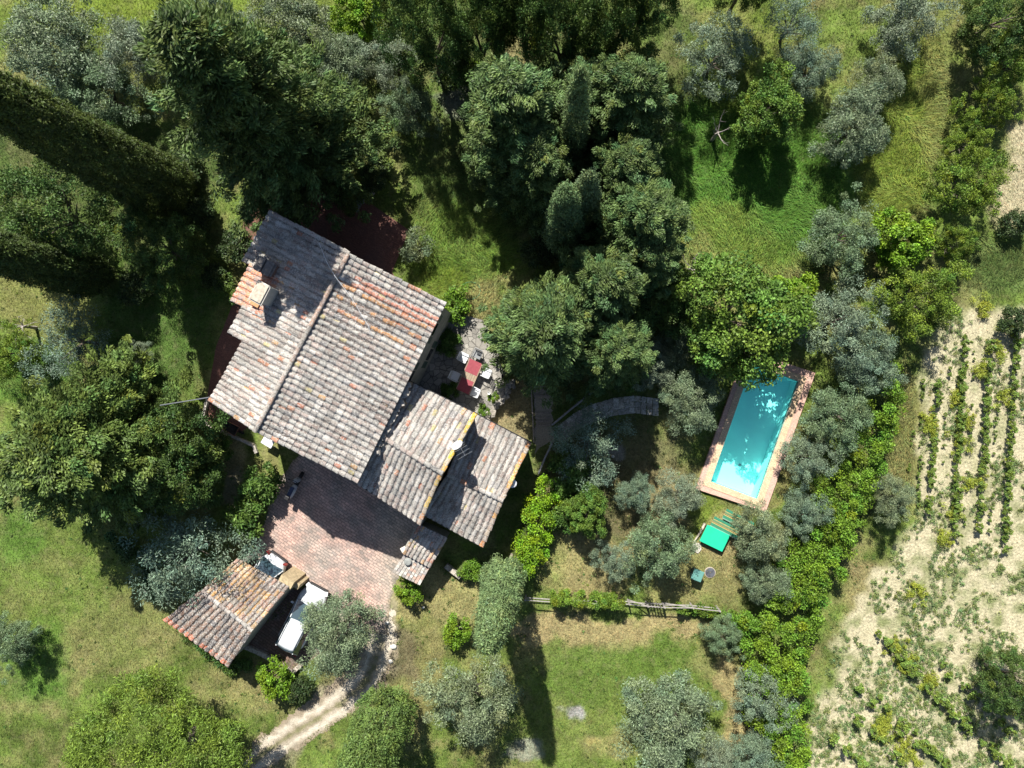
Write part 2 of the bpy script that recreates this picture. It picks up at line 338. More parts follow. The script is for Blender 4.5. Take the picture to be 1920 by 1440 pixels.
def gsheet(name, pts, z, mt, colfn, jag=4, step=.09):
    w = [P(a, b, z) for a, b in pts]; X, Y = np.meshgrid(np.arange(min(p.x for p in w) - .4, max(p.x for p in w) + .4, step), np.arange(min(p.y for p in w) - .4, max(p.y for p in w) + .4, step))
    px, py = proj(X, Y, z); d = polyd(px, py, pts) + (fbm(px / 14, py / 14, 4, 3) - .5) * jag * 4
    ny_, nx_ = X.shape; ii = np.arange(X.size).reshape(ny_, nx_); f = np.stack([ii[:-1, :-1], ii[:-1, 1:], ii[1:, 1:], ii[1:, :-1]], -1).reshape(-1, 4)
    f = f[np.all(d.ravel()[f] < 0, axis=1)]; u, inv = np.unique(f, return_inverse=True)
    co = np.stack([X.ravel()[u], Y.ravel()[u], np.full(len(u), z)], 1)
    me = npmesh(name, co, 4, inv.reshape(-1), colfn(px.ravel()[u], py.ravel()[u], d.ravel()[u])); return tag(link(name, me, mt), kind='structure')
def court_col(px, py, d):
    n1 = fbm(px / 45, py / 45, 4, 1)[:, None]; n2 = fbm(px / 16, py / 16, 3, 5)[:, None]
    c = np.array((.42, .305, .265)) * (.72 + .56 * n2); g = np.clip(n1 * 4 - 1.9, 0, 1); c = c * (1 - g * .8) + np.array((.29, .27, .245)) * (.7 + .6 * n2) * g * .8
    e = np.clip((px - 690) / 45, 0, 1)[:, None]; c = c * (1 - e * .7) + np.array((.42, .38, .32)) * e * .7
    e = np.clip(-d / 10, 0, 1)[:, None]; return c * e + np.array((.22, .2, .13)) * (1 - e)
CL = [(718, 1120), (716, 1210), (690, 1275), (630, 1325), (560, 1368), (490, 1415), (440, 1460)]
def drive_col(px, py, d):
    dd = np.full(px.shape, 1e9)
    for (x0, y0), (x1, y1) in zip(CL[:-1], CL[1:]):
        ex, ey = x1 - x0, y1 - y0; t = np.clip(((px - x0) * ex + (py - y0) * ey) / (ex * ex + ey * ey), 0, 1); dd = np.minimum(dd, np.hypot(px - x0 - t * ex, py - y0 - t * ey))
    n = fbm(px / 9, py / 9, 4, 2); dd = dd + (n - .5) * 16
    tr = np.exp(-((dd - 15) / 7.5) ** 2)[:, None] + np.clip((1230 - py) / 60, 0, 1)[:, None] * .7; tr = np.clip(tr, 0, 1); k = (.7 + .6 * fbm(px / 5, py / 5, 3, 6))[:, None]
    mid = np.clip(1 - dd / 8, 0, 1)[:, None]; base = np.array((.24, .195, .14)) * (1 - mid * .7) + np.array((.14, .15, .06)) * mid * .7
    return (base * (1 - tr) + np.array((.47, .42, .34)) * tr) * k
gsheet('courtyard', [(468, 1045), (500, 960), (520, 900), (560, 850), (640, 830), (790, 960), (790, 1000), (745, 1090), (735, 1130), (728, 1190), (700, 1190), (600, 1110), (560, 1092), (500, 1130), (420, 1100)], .012, M_brickpave, court_col, 2.5)
sheet('parking_bay', [(548, 1105), (600, 1100), (640, 1200), (545, 1262), (440, 1200)], .008, M_brickpave, (.17, .12, .10))
gsheet('gravel_drive', [(600, 1120), (735, 1120), (744, 1200), (726, 1275), (695, 1315), (640, 1352), (585, 1388), (520, 1430), (480, 1470), (430, 1470), (470, 1395), (530, 1345), (590, 1305), (640, 1265), (620, 1190)], .005, M_gravel, drive_col, 6)
sheet('north_terrace', [(480, 330), (560, 345), (700, 385), (765, 430), (760, 450), (735, 510), (790, 600), (640, 620), (440, 480)], .012, M_terra, (.17, .09, .075), thick=.1)
sheet('west_terrace', [(530, 440), (440, 560), (405, 650), (388, 745), (380, 792), (450, 812), (480, 790), (560, 560)], .008, M_terra, (.16, .085, .07), thick=.1)
sheet('lower_path', [(1000, 722), (1034, 722), (1036, 830), (1022, 832), (1004, 850), (1003, 780)], .008, M_gravel, (.27, .24, .19), jag=3)

# ------------------------------------------------------------------ roofs
GREYS = [(.30, .275, .25), (.34, .31, .28), (.29, .26, .235), (.25, .235, .22), (.30, .28, .26), (.21, .20, .195), (.27, .24, .215), (.32, .265, .24), (.25, .21, .19), (.34, .32, .29), (.28, .225, .20), (.37, .35, .33), (.30, .29, .27)]
def tilecol(orange=.06):
    r = random.random()
    if r < orange: c = random.choice([(.38, .19, .12), (.38, .24, .13), (.36, .17, .12)])
    elif r < orange + .012: c = (.38, .33, .18)
    else: c = random.choice(GREYS)
    k = random.uniform(.8, 1.15); return (c[0] * k, c[1] * k, c[2] * k)
def roof(A, B, C, D, m=None, orange=.03, pitch=.315, tl=.38, colfn=None, verge=True, under=(.13, .11, .10), vergecol=None):
    """A-B ridge, D-C eave (world vectors); rows of barrel tiles run from ridge to eave"""
    m = m or MB(); L = (B - A).length; S_ = (D - A).length
    nr = max(2, round(L / pitch)); ns = max(2, round(S_ / tl))
    nrm = (B - A).cross(D - A).normalized()
    if nrm.z < 0: nrm = -nrm
    sg = [random.uniform(0, 6) for _ in range(3)]; rf = [random.uniform(.88, 1.12) for _ in range(nr + 2)]
    def pt(u, v): return A.lerp(B, u).lerp(D.lerp(C, u), v) + nrm * (.035 * math.sin(u * L * .9 + sg[0]) * math.sin(v * 3 + sg[1]) + .012 * math.sin(u * L * 3.1 + sg[2]))
    t = nrm * .10
    vs = [A, B, C, D]; vs = [v + nrm * .0 for v in vs] + [v - t for v in vs]
    m.add(vs, [(0, 1, 2, 3), (7, 6, 5, 4), (0, 4, 5, 1), (1, 5, 6, 2), (2, 6, 7, 3), (3, 7, 4, 0)], under)
    # pan tiles between the covers
    for i in range(nr + 1):
        for j in range(ns):
            v0 = j / ns; v1 = min(1.0 + .02, (j + 1.08) / ns)
            jit = random.uniform(-.09, .09) / nr; sl = random.uniform(-.12, .12) / ns if random.random() < .3 else 0
            if i < nr:      # pan
                c = colfn(i, j, nr, ns, 0) if colfn else None
                c = c or tilecol(orange * .6)
                c = (c[0] * .95, c[1] * .95, c[2] * .95)
                ua, ub = (i + .16) / nr, (i + .84) / nr
                p0, p1 = pt(ua + jit, v0), pt(ub + jit, v0); q0, q1 = pt(ua + jit, v1), pt(ub + jit, v1)
                m.add([p0 + nrm * .035, p0.lerp(p1, .5) + nrm * .008, p1 + nrm * .035, q0 + nrm * .055, q0.lerp(q1, .5) + nrm * .028, q1 + nrm * .055], [(0, 1, 4, 3), (1, 2, 5, 4)], c)
            edge = i == 0 or i == nr
            c = (colfn(i, j, nr, ns, 1) if colfn else None) or (vergecol() if vergecol and i == nr else tilecol(orange * (3 if edge else 1)))
            c = tuple(q * rf[i] for q in c)
            w = .33 * random.uniform(.93, 1.08) * (1.1 if edge else 1); u = min(max(i, .12), nr - .12) / nr + jit * .7
            wv = (w / nr); n = 5; vsx = []; tw = random.uniform(-.05, .05) / nr
            for (v, h, ww, k) in ((v0, .015, .86, 0), (v1 + (sl if j < ns - 1 else 0), .05, 1.1, 1)):
                for s in range(n + 1):
                    a = math.pi * s / n
                    du = -math.cos(a) * wv * ww; hh = math.sin(a) * .062 + h
                    vsx.append(pt(u + du + (tw if k else 0), v) + nrm * hh)
            vsx += []
            fs = [(s, s + 1, n + 2 + s, n + 1 + s) for s in range(n)] + [tuple(n + 1 + s for s in range(n + 1))]
            m.add(vsx, fs, c)
    return m
def ridge_caps(m, A, B, r=.13, step=.4, cols=None):
    n = max(1, round((B - A).length / step)); d = (B - A).normalized(); side = d.cross(Vector((0, 0, 1))).normalized()
    for i in range(n):
        p = A.lerp(B, i / n); q = A.lerp(B, (i + 1.12) / n); vs = []
        for (o, k, h) in ((p, .88, .0), (q, 1.08, .03)):
            for s in range(7):
                a = math.pi * s / 6; vs.append(o + side * math.cos(a) * r * k + Vector((0, 0, math.sin(a) * r * .8 * k + h + .03)))
        m.add(vs, [(s, s + 1, 8 + s, 7 + s) for s in range(6)] + [tuple(7 + s for s in range(7)), tuple(range(7))[::-1]], cols() if cols else tilecol(.12))
    return m
ORG = lambda: random.choice([(.45, .25, .09), (.42, .20, .09), (.30, .24, .18), (.40, .29, .10), (.28, .22, .18)])

zr, ze = 7.65, 6.2
ctr = P(590, 660, 0)
house = empty('farmhouse', (ctr.x, ctr.y, 0), 'large stone farmhouse with grey barrel tiled roofs and two stepped wings', 'house')
def hp(o):
    o.parent = house; o.matrix_parent_inverse = Matrix.Translation(-house.location); return o
Rt, Rb = P(654, 477, zr), P(480, 808, zr)
def mr_col(i, j, nr, ns, cover):
    if i in (3, 4) and cover and .12 < j / ns < .96: return (.40 * random.uniform(.85, 1.1), .18, .13)
    if i in (5, 7, 9) and cover and .03 < j / ns < .93: return random.choice([(.42, .23, .11), (.38, .19, .12), (.40, .22, .11), (.24, .20, .18)])
    if i in (4, 6, 8) and cover == 0 and random.random() < .4: return (.33, .14, .08)
m = roof(Rt, Rb, P(670, 903, ze), P(835, 569, ze), colfn=mr_col, orange=.025)
ridge_caps(m, Rt + Vector((0, 0, .06)), Rb + Vector((0, 0, .06)), .125, .42, lambda: random.choice([(.27, .21, .18), (.28, .25, .22), (.32, .22, .17), (.23, .21, .19)]))
hp(m.build('roof', M_tile))
# west slope: four strips whose eaves step back
rd = Vector((-174, 331)).normalized(); rn = Vector((-.885, -.465))
def LP(t, d):
    x = 654 + rd.x * t + rn.x * d; y = 477 + rd.y * t + rn.y * d
    return P(x, y, zr - .0088 * d)
m = MB()
def red_col(i, j, nr, ns, cover):
    if j / ns > .55: return random.choice([(.50, .22, .13), (.45, .24, .15), (.40, .17, .11), (.30, .2, .17)])
roof(LP(-3, 0), LP(101, 0), LP(101, 170), LP(-3, 167), m, orange=.02)
roof(LP(101, 0), LP(177, 0), LP(177, 154), LP(101, 154), m, colfn=red_col)
roof(LP(177, 0), LP(233, 0), LP(233, 131), LP(177, 129), m)
roof(LP(233, 0), LP(374, 0), LP(363, 104), LP(233, 99), m)
hp(m.build('roof', M_tile))
# wing next to the main block
za_e, za_r = 4.7, 5.7
A1, A2 = P(714, 818, za_r), P(829, 887, za_r)
YG = lambda: random.choice([(.50, .33, .05), (.47, .27, .07), (.34, .28, .20), (.44, .30, .07)])
m = roof(A1, A2, P(892, 777, za_e), P(769, 717, za_e), orange=.05, vergecol=YG)
roof(A1, A2, P(787, 981, za_e - .1), P(674, 908, za_e - .1), m, orange=.03, vergecol=ORG)
ridge_caps(m, A1, A2, .14)
hp(m.build('roof', M_tile)); 
# far wing, lower
zb_e, zb_r = 2.7, 3.4
B1, B2 = P(840, 890, zb_r), P(942, 938, zb_r)
m = roof(B1, B2, P(994, 831, zb_e), P(888, 775, zb_e), orange=.045, vergecol=ORG)
roof(B1, B2, P(905, 1024, zb_e - .1), P(794, 963, zb_e - .1), m, orange=.02, vergecol=ORG)
ridge_caps(m, B1, B2, .14)
hp(m.build('roof', M_tile))
# walls under each roof
def walls(pts, inset=.35, drop=.16, z0=-.2, m=None, col=(.3, .3, .3)):
    w = [P(*p) for p in pts]; c = sum(w, Vector()) / len(w); out = []
    for p in w:
        d = Vector((p.x - c.x, p.y - c.y, 0)); L = d.length
        q = p - d * (inset / L) if L else p; out.append((q.x, q.y, p.z - drop))
    return (m or MB()).prism(out, z0, None)
zl = lambda d: zr - .0088 * d
def lpx(t, d): return (654 + rd.x * t + rn.x * d, 477 + rd.y * t + rn.y * d, zl(d))
hp(walls([(835, 569, ze), (654, 477, zr), lpx(0, 165), lpx(101, 165), lpx(103, 150), lpx(177, 150), lpx(179, 127), lpx(233, 127), lpx(235, 98), lpx(366, 100), (480, 808, zr), (670, 903, ze)]).build('wall', M_plaster))
hp(walls([(892, 777, za_e), (769, 717, za_e), (714, 818, za_r), (674, 908, za_e), (787, 981, za_e), (829, 887, za_r)]).build('wall', M_plaster))
hp(walls([(994, 831, zb_e), (880, 770, zb_e), (835, 886, zb_r), (794, 963, zb_e), (905, 1024, zb_e), (942, 938, zb_r)]).build('wall', M_plaster))
# gutters (dark metal) along the eaves
for a, b, z in (((835, 569), (670, 903), ze), ((770, 716), (894, 776), za_e), ((889, 774), (996, 830), zb_e), ((794, 964), (905, 1026), zb_e - .1), ((674, 909), (787, 983), za_e - .1)):
    hp(MB().tube([P(*a, z - .03), P(*b, z - .03)], .055, 6).build('gutter', M_dark))
# chimney with slab cap
zc0, zc1 = 6.6, 8.35
cx = P(487, 549, zc1); ca = ang(26, 14)
ch = hp(MB().box(Vector((cx.x, cx.y, (zc0 + zc1) / 2 - .15)), (.62, .95, zc1 - zc0), ca, col=(.36, .34, .30)).build('chimney', mat('chimney_plaster', (.37, .36, .32), .9, noise=.15, nscale=4)))
cp = MB().box(Vector((cx.x, cx.y, zc1 - .02)), (.78, 1.12, .09), ca).build('cap', mat('chimney_cap', (.44, .41, .36), .9, noise=.2, nscale=6), None, .015); cp.parent = ch
cp2 = MB().box(Vector((cx.x, cx.y, zc1 + .06)), (.62, .96, .09), ca).build('cap_slab', mat('cap_slab', (.40, .35, .28), .9, noise=.25, nscale=8), None, .015); cp2.parent = ch
for o in (cp, cp2): o.matrix_parent_inverse = Matrix.Identity(4)
# brick footing beside chimney and tile-covered second flue
f = P(478, 568, 7.0)
hp(MB().box(Vector((f.x, f.y, 6.75)), (.5, .35, .5), ca).build('flue_base', mat('orange_brick', (.42, .24, .12), .9, noise=.2), None, .01))
z2 = 7.35; c2 = P(497, 500, z2)
fl = hp(MB().box(Vector((c2.x, c2.y, z2 - .5)), (.9, .62, 1.0), ca, col=(.3, .3, .3)).build('flue', mat('old_brick', (.20, .12, .09), .9, noise=.3, nscale=9)))
mm = MB()
for s in (-1, 1):
    q = Vector((c2.x, c2.y, z2 + .14)) + Matrix.Rotation(ca, 3, 'Z') @ Vector((s * .24, 0, 0))
    mm.box(q, (.42, .8, .07), ca, ry=s * .28)
mm.box(Vector((c2.x, c2.y, z2 + .02)), (1.1, .7, .05), ca)
k = mm.build('flue_cover', mat('slate_cover', (.13, .12, .115), .9, noise=.3), None, .01); k.parent = fl
# rubble edge where wing meets main eave
mm = MB(); random.seed(3)
for i in range(46):
    t = i / 45; a = P(765, 722, 5.75).lerp(P(700, 845, 5.9), t)
    mm.box(a + Vector((random.uniform(-.2, .2), random.uniform(-.2, .2), random.uniform(-.1, .05))), (random.uniform(.2, .42), random.uniform(.15, .35), .18), random.uniform(0, 3), col=vary((.33, .31, .28), .7, 1.1, random))
hp(mm.build('stone_coping', M_stone, None, .02))
# a few shuttered windows in the walls that face the patio
M_shut = mat('green_shutter', (.05, .09, .07), .6)
def wall_window(a, b, t, z, w=.9, h=1.1, off=.36):
    A = P(*a, ze); B = P(*b, ze); d = (B - A); d.z = 0; L = d.length; d.normalize(); n = Vector((-d.y, d.x, 0))
    if n.x < 0: n = -n
    p = Vector((A.x, A.y, 0)) + d * L * t - n * (off - .02); p.z = z; rz = math.atan2(d.y, d.x)
    fr = hp(MB().box(p, (w, .09, h), rz).build('window', mat('window_surround', (.38, .36, .32), .9)))
    g = MB().box(p + n * .03, (w - .16, .06, h - .16), rz).build('pane', M_glass); g.parent = fr
    for s in (-1, 1):
        q = MB().box(p + n * .05 + d * s * (w * .75), (w * .48, .05, h), rz).build('shutter', M_shut); q.parent = fr
for t in (.14, .42): wall_window((835, 569), (670, 903), t, 4.2)
wall_window((835, 569), (670, 903), .28, 1.9)

# ------------------------------------------------------------------ garage, oven shed
zg_e, zg_r = 2.5, 3.15
G1, G2 = P(379, 1108, zg_r), P(473, 1181, zg_r)
gctr = P(430, 1150, 0)
gar = empty('garage', (gctr.x, gctr.y, 0), 'small garage with mossy barrel tiled roof and orange lichen edge beside the white cars', 'garage')
def gp(o, par=None):
    par = par or gar; o.parent = par; o.matrix_parent_inverse = Matrix.Translation(-gar.location) if par is gar else Matrix.Identity(4); return o
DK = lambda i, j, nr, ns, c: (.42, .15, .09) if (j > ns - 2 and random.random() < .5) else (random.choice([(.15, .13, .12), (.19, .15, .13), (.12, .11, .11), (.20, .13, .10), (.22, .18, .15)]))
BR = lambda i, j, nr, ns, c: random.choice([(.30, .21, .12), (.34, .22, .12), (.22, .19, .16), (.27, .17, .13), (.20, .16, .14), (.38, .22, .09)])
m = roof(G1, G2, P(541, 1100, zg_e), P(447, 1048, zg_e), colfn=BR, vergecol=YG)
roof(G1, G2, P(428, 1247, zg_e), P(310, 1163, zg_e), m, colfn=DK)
ridge_caps(m, G1, G2, .13)
gp(m.build('roof', M_tile))
# walls: closed on three sides, open to the courtyard
def wallseg(a, b, za, zb, th=.25, m=None, z0=-.1):
    m = m or MB(); A = Vector((a.x, a.y, 0)); B = Vector((b.x, b.y, 0)); d = (B - A).normalized(); n = Vector((-d.y, d.x, 0)) * th / 2
    vs = [A + n, B + n, B - n, A - n]; vv = [(v.x, v.y, z0) for v in vs] + [(vs[0].x, vs[0].y, za), (vs[1].x, vs[1].y, zb), (vs[2].x, vs[2].y, zb), (vs[3].x, vs[3].y, za)]
    return m.add(vv, [(3, 2, 1, 0), (4, 5, 6, 7), (0, 1, 5, 4), (1, 2, 6, 5), (2, 3, 7, 6), (3, 0, 4, 7)], (.3, .3, .3))
gm = MB(); ins = lambda px, py, z: P(px, py, z)
wallseg(ins(534, 1103, zg_e), ins(469, 1180, zg_r), zg_e - .12, zg_r - .14, m=gm); wallseg(ins(469, 1180, zg_r), ins(427, 1238, zg_e), zg_r - .14, zg_e - .14, m=gm)
wallseg(ins(427, 1238, zg_e), ins(322, 1162, zg_e), zg_e - .14, zg_e - .14, m=gm)
wallseg(ins(322, 1162, zg_e), ins(384, 1110, zg_r), zg_e - .14, zg_r - .14, m=gm); wallseg(ins(384, 1110, zg_r), ins(448, 1056, zg_e), zg_r - .14, zg_e - .14, m=gm)
gp(gm.build('wall', M_plaster))
bm_ = MB()
a, b = P(508, 1096, 2.0), P(553, 1100, 2.0)
wallseg(P(524, 1085, 2.0), P(548, 1099, 2.0), 2.05, 2.05, .55, bm_)
bm_.box(Vector((P(555, 1098, 1.6).x, P(555, 1098, 1.6).y, .8)), (.4, .34, 1.6), ang(.75, .4))
gp(bm_.build('brick_pier', mat('cream_brick', (.36, .29, .18), .9, noise=.3, nscale=7), None, .01))

sc = P(790, 1040, 0)
shed = empty('outdoor_oven_shed', (sc.x, sc.y, 0), 'low lean-to shed with stone slab and tile roof between courtyard and dry lawn', 'shed')
sh = lambda o: (setattr(o, 'parent', shed), setattr(o, 'matrix_parent_inverse', Matrix.Translation(-shed.location)), o)[2]
m = roof(P(788, 984, 2.2), P(838, 1008, 2.2), P(806, 1062, 1.95), P(757, 1037, 1.95), pitch=.24, tl=.3, orange=.12)
sh(m.build('roof', M_tile))
mm = MB(); random.seed(5)
a0, a1, b0, b1 = P(759, 1038, 1.75), P(806, 1064, 1.75), P(735, 1072, 1.68), P(788, 1097, 1.68)
for i in range(9):
    for j in range(7):
        u, v = (i + .5) / 9, (j + .5) / 7; p = a0.lerp(a1, u).lerp(b0.lerp(b1, u), v)
        c = random.choice([(.36, .34, .31), (.30, .27, .24), (.38, .27, .22), (.42, .40, .36), (.26, .24, .23)])
        mm.box(p + Vector((0, 0, random.uniform(0, .03))), ((a1 - a0).length / 9 * .95, (b0 - a0).length / 7 * .95, .09), ang(49, 25) + random.uniform(-.05, .05), c)
sh(mm.build('slab_roof', M_stone, None, .01))
mm = MB()
w = [P(788, 990, 1.9), P(836, 1010, 1.9), P(787, 1090, 1.6), P(740, 1071, 1.6)]
mm.prism([(p.x, p.y) for p in w], -.1, 1.6); sh(mm.build('wall', M_plaster))
pl = P(765, 1053, 1.85)
sh(MB().lathe([(.22, 0), (.24, .05), (.2, .1), (.1, .12)], 14, pl).build('vent_ring', mat('grey_ring', (.22, .23, .22), .9, noise=.2)))
# courtyard side wall with white capstone
wmb = MB(); wallseg(P(792, 972, 1.6), P(759, 1034, 1.6), 1.6, 1.6, .25, wmb)
cw = wmb.build('garden_wall', M_plaster); tag(cw, 'thin courtyard wall running down from the wing to the low shed', 'wall')
cpz = P(757, 1030, 1.7); o = MB().box(cpz, (.34, .3, .14), .5).build('capstone', mat('pale_stone', (.55, .52, .46), .8), None, .02); o.parent = cw

# ------------------------------------------------------------------ pool
pc = P(1415, 810, 0)
pool = empty('swimming_pool', (pc.x, pc.y, 0), 'rectangular turquoise swimming pool with terracotta deck among olive trees', 'swimming pool')
pp = lambda o: (setattr(o, 'parent', pool), setattr(o, 'matrix_parent_inverse', Matrix.Translation(-pool.location)), o)[2]
zd = .22
DK_ = [P(1398, 656, zd), P(1529, 699, zd), P(1436, 960, zd), P(1305, 917, zd)]
IN = [P(a, b, zd) for a, b in POOLQ]
CO = []
cc = sum(IN, Vector()) / 4
e1 = (IN[1] - IN[0]).normalized(); e2 = (IN[3] - IN[0]).normalized(); cw_ = .38
for p, (sa, sb) in zip(IN, ((-1, -1), (1, -1), (1, 1), (-1, 1))): CO.append(p + e1 * sa * cw_ + e2 * sb * cw_)
def ring(outer, inner, z0, z1, mt, col, name):
    m = MB(); vs = [(p.x, p.y, z1) for p in outer] + [(p.x, p.y, z1) for p in inner] + [(p.x, p.y, z0) for p in outer] + [(p.x, p.y, z0) for p in inner]
    fs = []
    for i in range(4):
        j = (i + 1) % 4; fs += [(i, j, 4 + j, 4 + i), (8 + i, 8 + j, j, i), (4 + i, 4 + j, 12 + j, 12 + i)]
    m.add(vs, fs, col); return pp(m.build(name, mt))
ring(DK_, CO, -.1, zd, M_deck, (.56, .38, .31), 'deck')
M_coping = ground_mat('coping_brick', 1.5, 14, .12, (.45, .27, .18), .25, .2, (R(22), 'brick', 3.2))
ring(CO, IN, -.1, zd + .03, M_coping, (.62, .48, .32), 'coping')
M_pool = mat('pool_liner', (.68, .98, .95), .7, noise=.03, nscale=1.2)
m = MB(); dep = 1.35
vs = [(p.x, p.y, zd) for p in IN] + [(p.x, p.y, zd - dep) for p in IN]
m.add(vs, [(4, 5, 6, 7), (0, 1, 5, 4), (1, 2, 6, 5), (2, 3, 7, 6), (3, 0, 4, 7)]); pp(m.build('basin', M_pool))
dr = P(1387, 872, zd - dep); pp(MB().lathe([(.1, 0), (.1, .015)], 14, dr).build('drain', M_metal))
def water_mat():
    m = bpy.data.materials.new('pool_water'); m.use_nodes = True; N = m.node_tree.nodes; L = m.node_tree.links
    N.remove(N['Principled BSDF']); t = N.new('ShaderNodeBsdfTransparent'); t.inputs[0].default_value = (.56, .99, .985, 1)
    g = N.new('ShaderNodeBsdfGlossy'); g.inputs['Roughness'].default_value = .03; f = N.new('ShaderNodeFresnel'); f.inputs[0].default_value = 1.33
    x = N.new('ShaderNodeMixShader'); n = N.new('ShaderNodeTexNoise'); n.inputs['Scale'].default_value = 3; b = N.new('ShaderNodeBump'); b.inputs['Strength'].default_value = .06
    L.new(n.outputs[0], b.inputs['Height']); L.new(b.outputs[0], g.inputs['Normal']); L.new(f.outputs[0], x.inputs[0])
    L.new(t.outputs[0], x.inputs[1]); L.new(g.outputs[0], x.inputs[2]); L.new(x.outputs[0], N['Material Output'].inputs[0]); return m
m = MB(); m.add([(p.x, p.y, zd - .12) for p in IN], [(0, 1, 2, 3)]); pp(m.build('water', water_mat()))

# ------------------------------------------------------------------ patio with furniture
zp = .5
pat = [(808, 600), (868, 590), (905, 600), (930, 640), (940, 690), (962, 722), (915, 782), (880, 790), (740, 730), (760, 640)]
sheet('patio', pat, zp, M_flag, (.27, .255, .23), thick=.55)
random.seed(11); mm = MB()
for i in range(70):
    t = random.random(); p = P(960, 718, zp).lerp(P(913, 784, zp), t) + Vector((random.uniform(-.16, .16), random.uniform(-.16, .16), 0))
    mm.box(Vector((p.x, p.y, zp * random.uniform(.15, 1.05))), (random.uniform(.2, .4), random.uniform(.18, .3), .2), random.uniform(0, 3), vary((.27, .25, .22), .7, 1.15, random))
tag(mm.build('retaining_wall', M_stone, None, .03), 'rough stone retaining wall along the outer edge of the flagged patio', 'wall')
tdir = Vector((-24, 54)).normalized(); trz = ang(tdir.x, tdir.y); tz = zp + .76
tc_ = P(880, 706, tz); tb = empty('garden_table', (tc_.x, tc_.y, zp), 'long wooden garden table with two red cloths on the flagged patio', 'table', trz)
mm = MB()
for k in range(6): mm.box((0, -.38 + k * .152, .74), (2.0, .14, .035), col=vary((.27, .21, .15), .85, 1.1, random))
mm.build('tabletop', M_attr, tb, .005)
for sx in (-.85, .85):
    for sy in (-.33, .33): MB().box((sx, sy, .36), (.07, .07, .72)).build('leg', M_wood, tb)
def cloth(x0, x1, label):
    m = MB(); X = np.linspace(x0, x1, 8); Y = np.linspace(-.5, .5, 10); vs = []; 
    for x in X:
        for y in Y:
            z = .765 + .003 * math.sin(9 * x + 5 * y); yy = y
            if abs(y) > .46: z -= .06; yy = math.copysign(.462, y)
            vs.append((x, yy, z))
    fs = [(i * 10 + j, (i + 1) * 10 + j, (i + 1) * 10 + j + 1, i * 10 + j + 1) for i in range(7) for j in range(9)]
    m.add(vs, fs); o = m.build('tablecloth', mat('red_cloth', (.25, .055, .07), .85, noise=.12, nscale=7)); o.location = (tc_.x, tc_.y, zp); o.rotation_euler = (0, 0, trz)
    sol = o.modifiers.new('s', 'SOLIDIFY'); sol.thickness = .006
    tag(o, label, 'tablecloth', 'red cloths on the patio table')
cloth(-1.02, -.2, 'red cloth on the patio table end nearer the dark shrubs and lawn')
cloth(.2, 1.02, 'dark red cloth on the patio table end nearer the tiled wing roof')
def chair(px, py, face, label, white=True):
    p = P(px, py, zp + .42); r = empty('garden_chair', (p.x, p.y, zp), label, 'chair', face, 'plastic chairs around the patio table')
    M = M_white if white else mat('grey_plastic', (.20, .21, .22), .5)
    m = MB().box((0, 0, .42), (.46, .48, .035)); m.build('seat', M, r, .012)
    m = MB()
    for k in range(6): m.box((-.235 - .05, -.19 + k * .076, .66), (.02, .045, .40), ry=-.22)
    m.box((-.33, 0, .87), (.04, .5, .08), ry=-.22); m.box((-.245, 0, .48), (.03, .46, .05))
    m.build('backrest', M, r, .008)
    for s in (-1, 1):
        MB().tube([(-.3, s * .26, .64), (0, s * .28, .65), (.22, s * .27, .62), (.24, s * .25, .42)], .025, 6).build('armrest', M, r)
        for x in (-.2, .2): MB().tube([(x, s * .2, .41), (x * 1.25, s * .24, 0)], [.03, .02], 6).build('leg', M, r)
perp = Vector((tdir.y, -tdir.x))   # image-space right of table axis
fa = lambda dx, dy: ang(dx, dy)
chair(870, 671, fa(.9, .45), 'white plastic armchair at the far corner of the patio table by the house shrubs')
chair(854, 706, fa(.9, .42), 'white plastic armchair shaded on the house side of the patio table')
chair(911, 699, fa(-.9, -.42), 'white plastic armchair on the lawn side beside the brighter red cloth')
chair(890, 735, fa(-.9, -.42), 'white plastic armchair on the outer side near the planters and darker cloth')
chair(895, 665, fa(-.4, .9), 'dark grey armchair at the end of the patio table', False)
# pot, planters
def leafset(n, l, w): pass

# ------------------------------------------------------------------ foliage machinery
def leaf_mesh(name, pos, dirs, nrm, l, w, cols):
    """quad leaves; pos Nx3, dirs Nx3 leaf axis, nrm Nx3 facing"""
    n = len(pos); dirs = dirs / (np.linalg.norm(dirs, axis=1, keepdims=True) + 1e-9)
    side = np.cross(dirs, nrm); side /= (np.linalg.norm(side, axis=1, keepdims=True) + 1e-9)
    l = np.broadcast_to(np.asarray(l, float).reshape(-1, 1), (n, 1)); w = np.broadcast_to(np.asarray(w, float).reshape(-1, 1), (n, 1))
    a = pos - dirs * l * .5; b = pos + side * w * .5 + dirs * l * .05; c = pos + dirs * l * .5; d = pos - side * w * .5 + dirs * l * .05
    co = np.stack([a, b, c, d], 1).reshape(-1, 3); cc = np.repeat(cols, 4, axis=0)
    return npmesh(name, co, 4, np.arange(4 * n), cc)
def unit(n): v = rng.normal(size=(n, 3)); return v / np.linalg.norm(v, axis=1, keepdims=True)
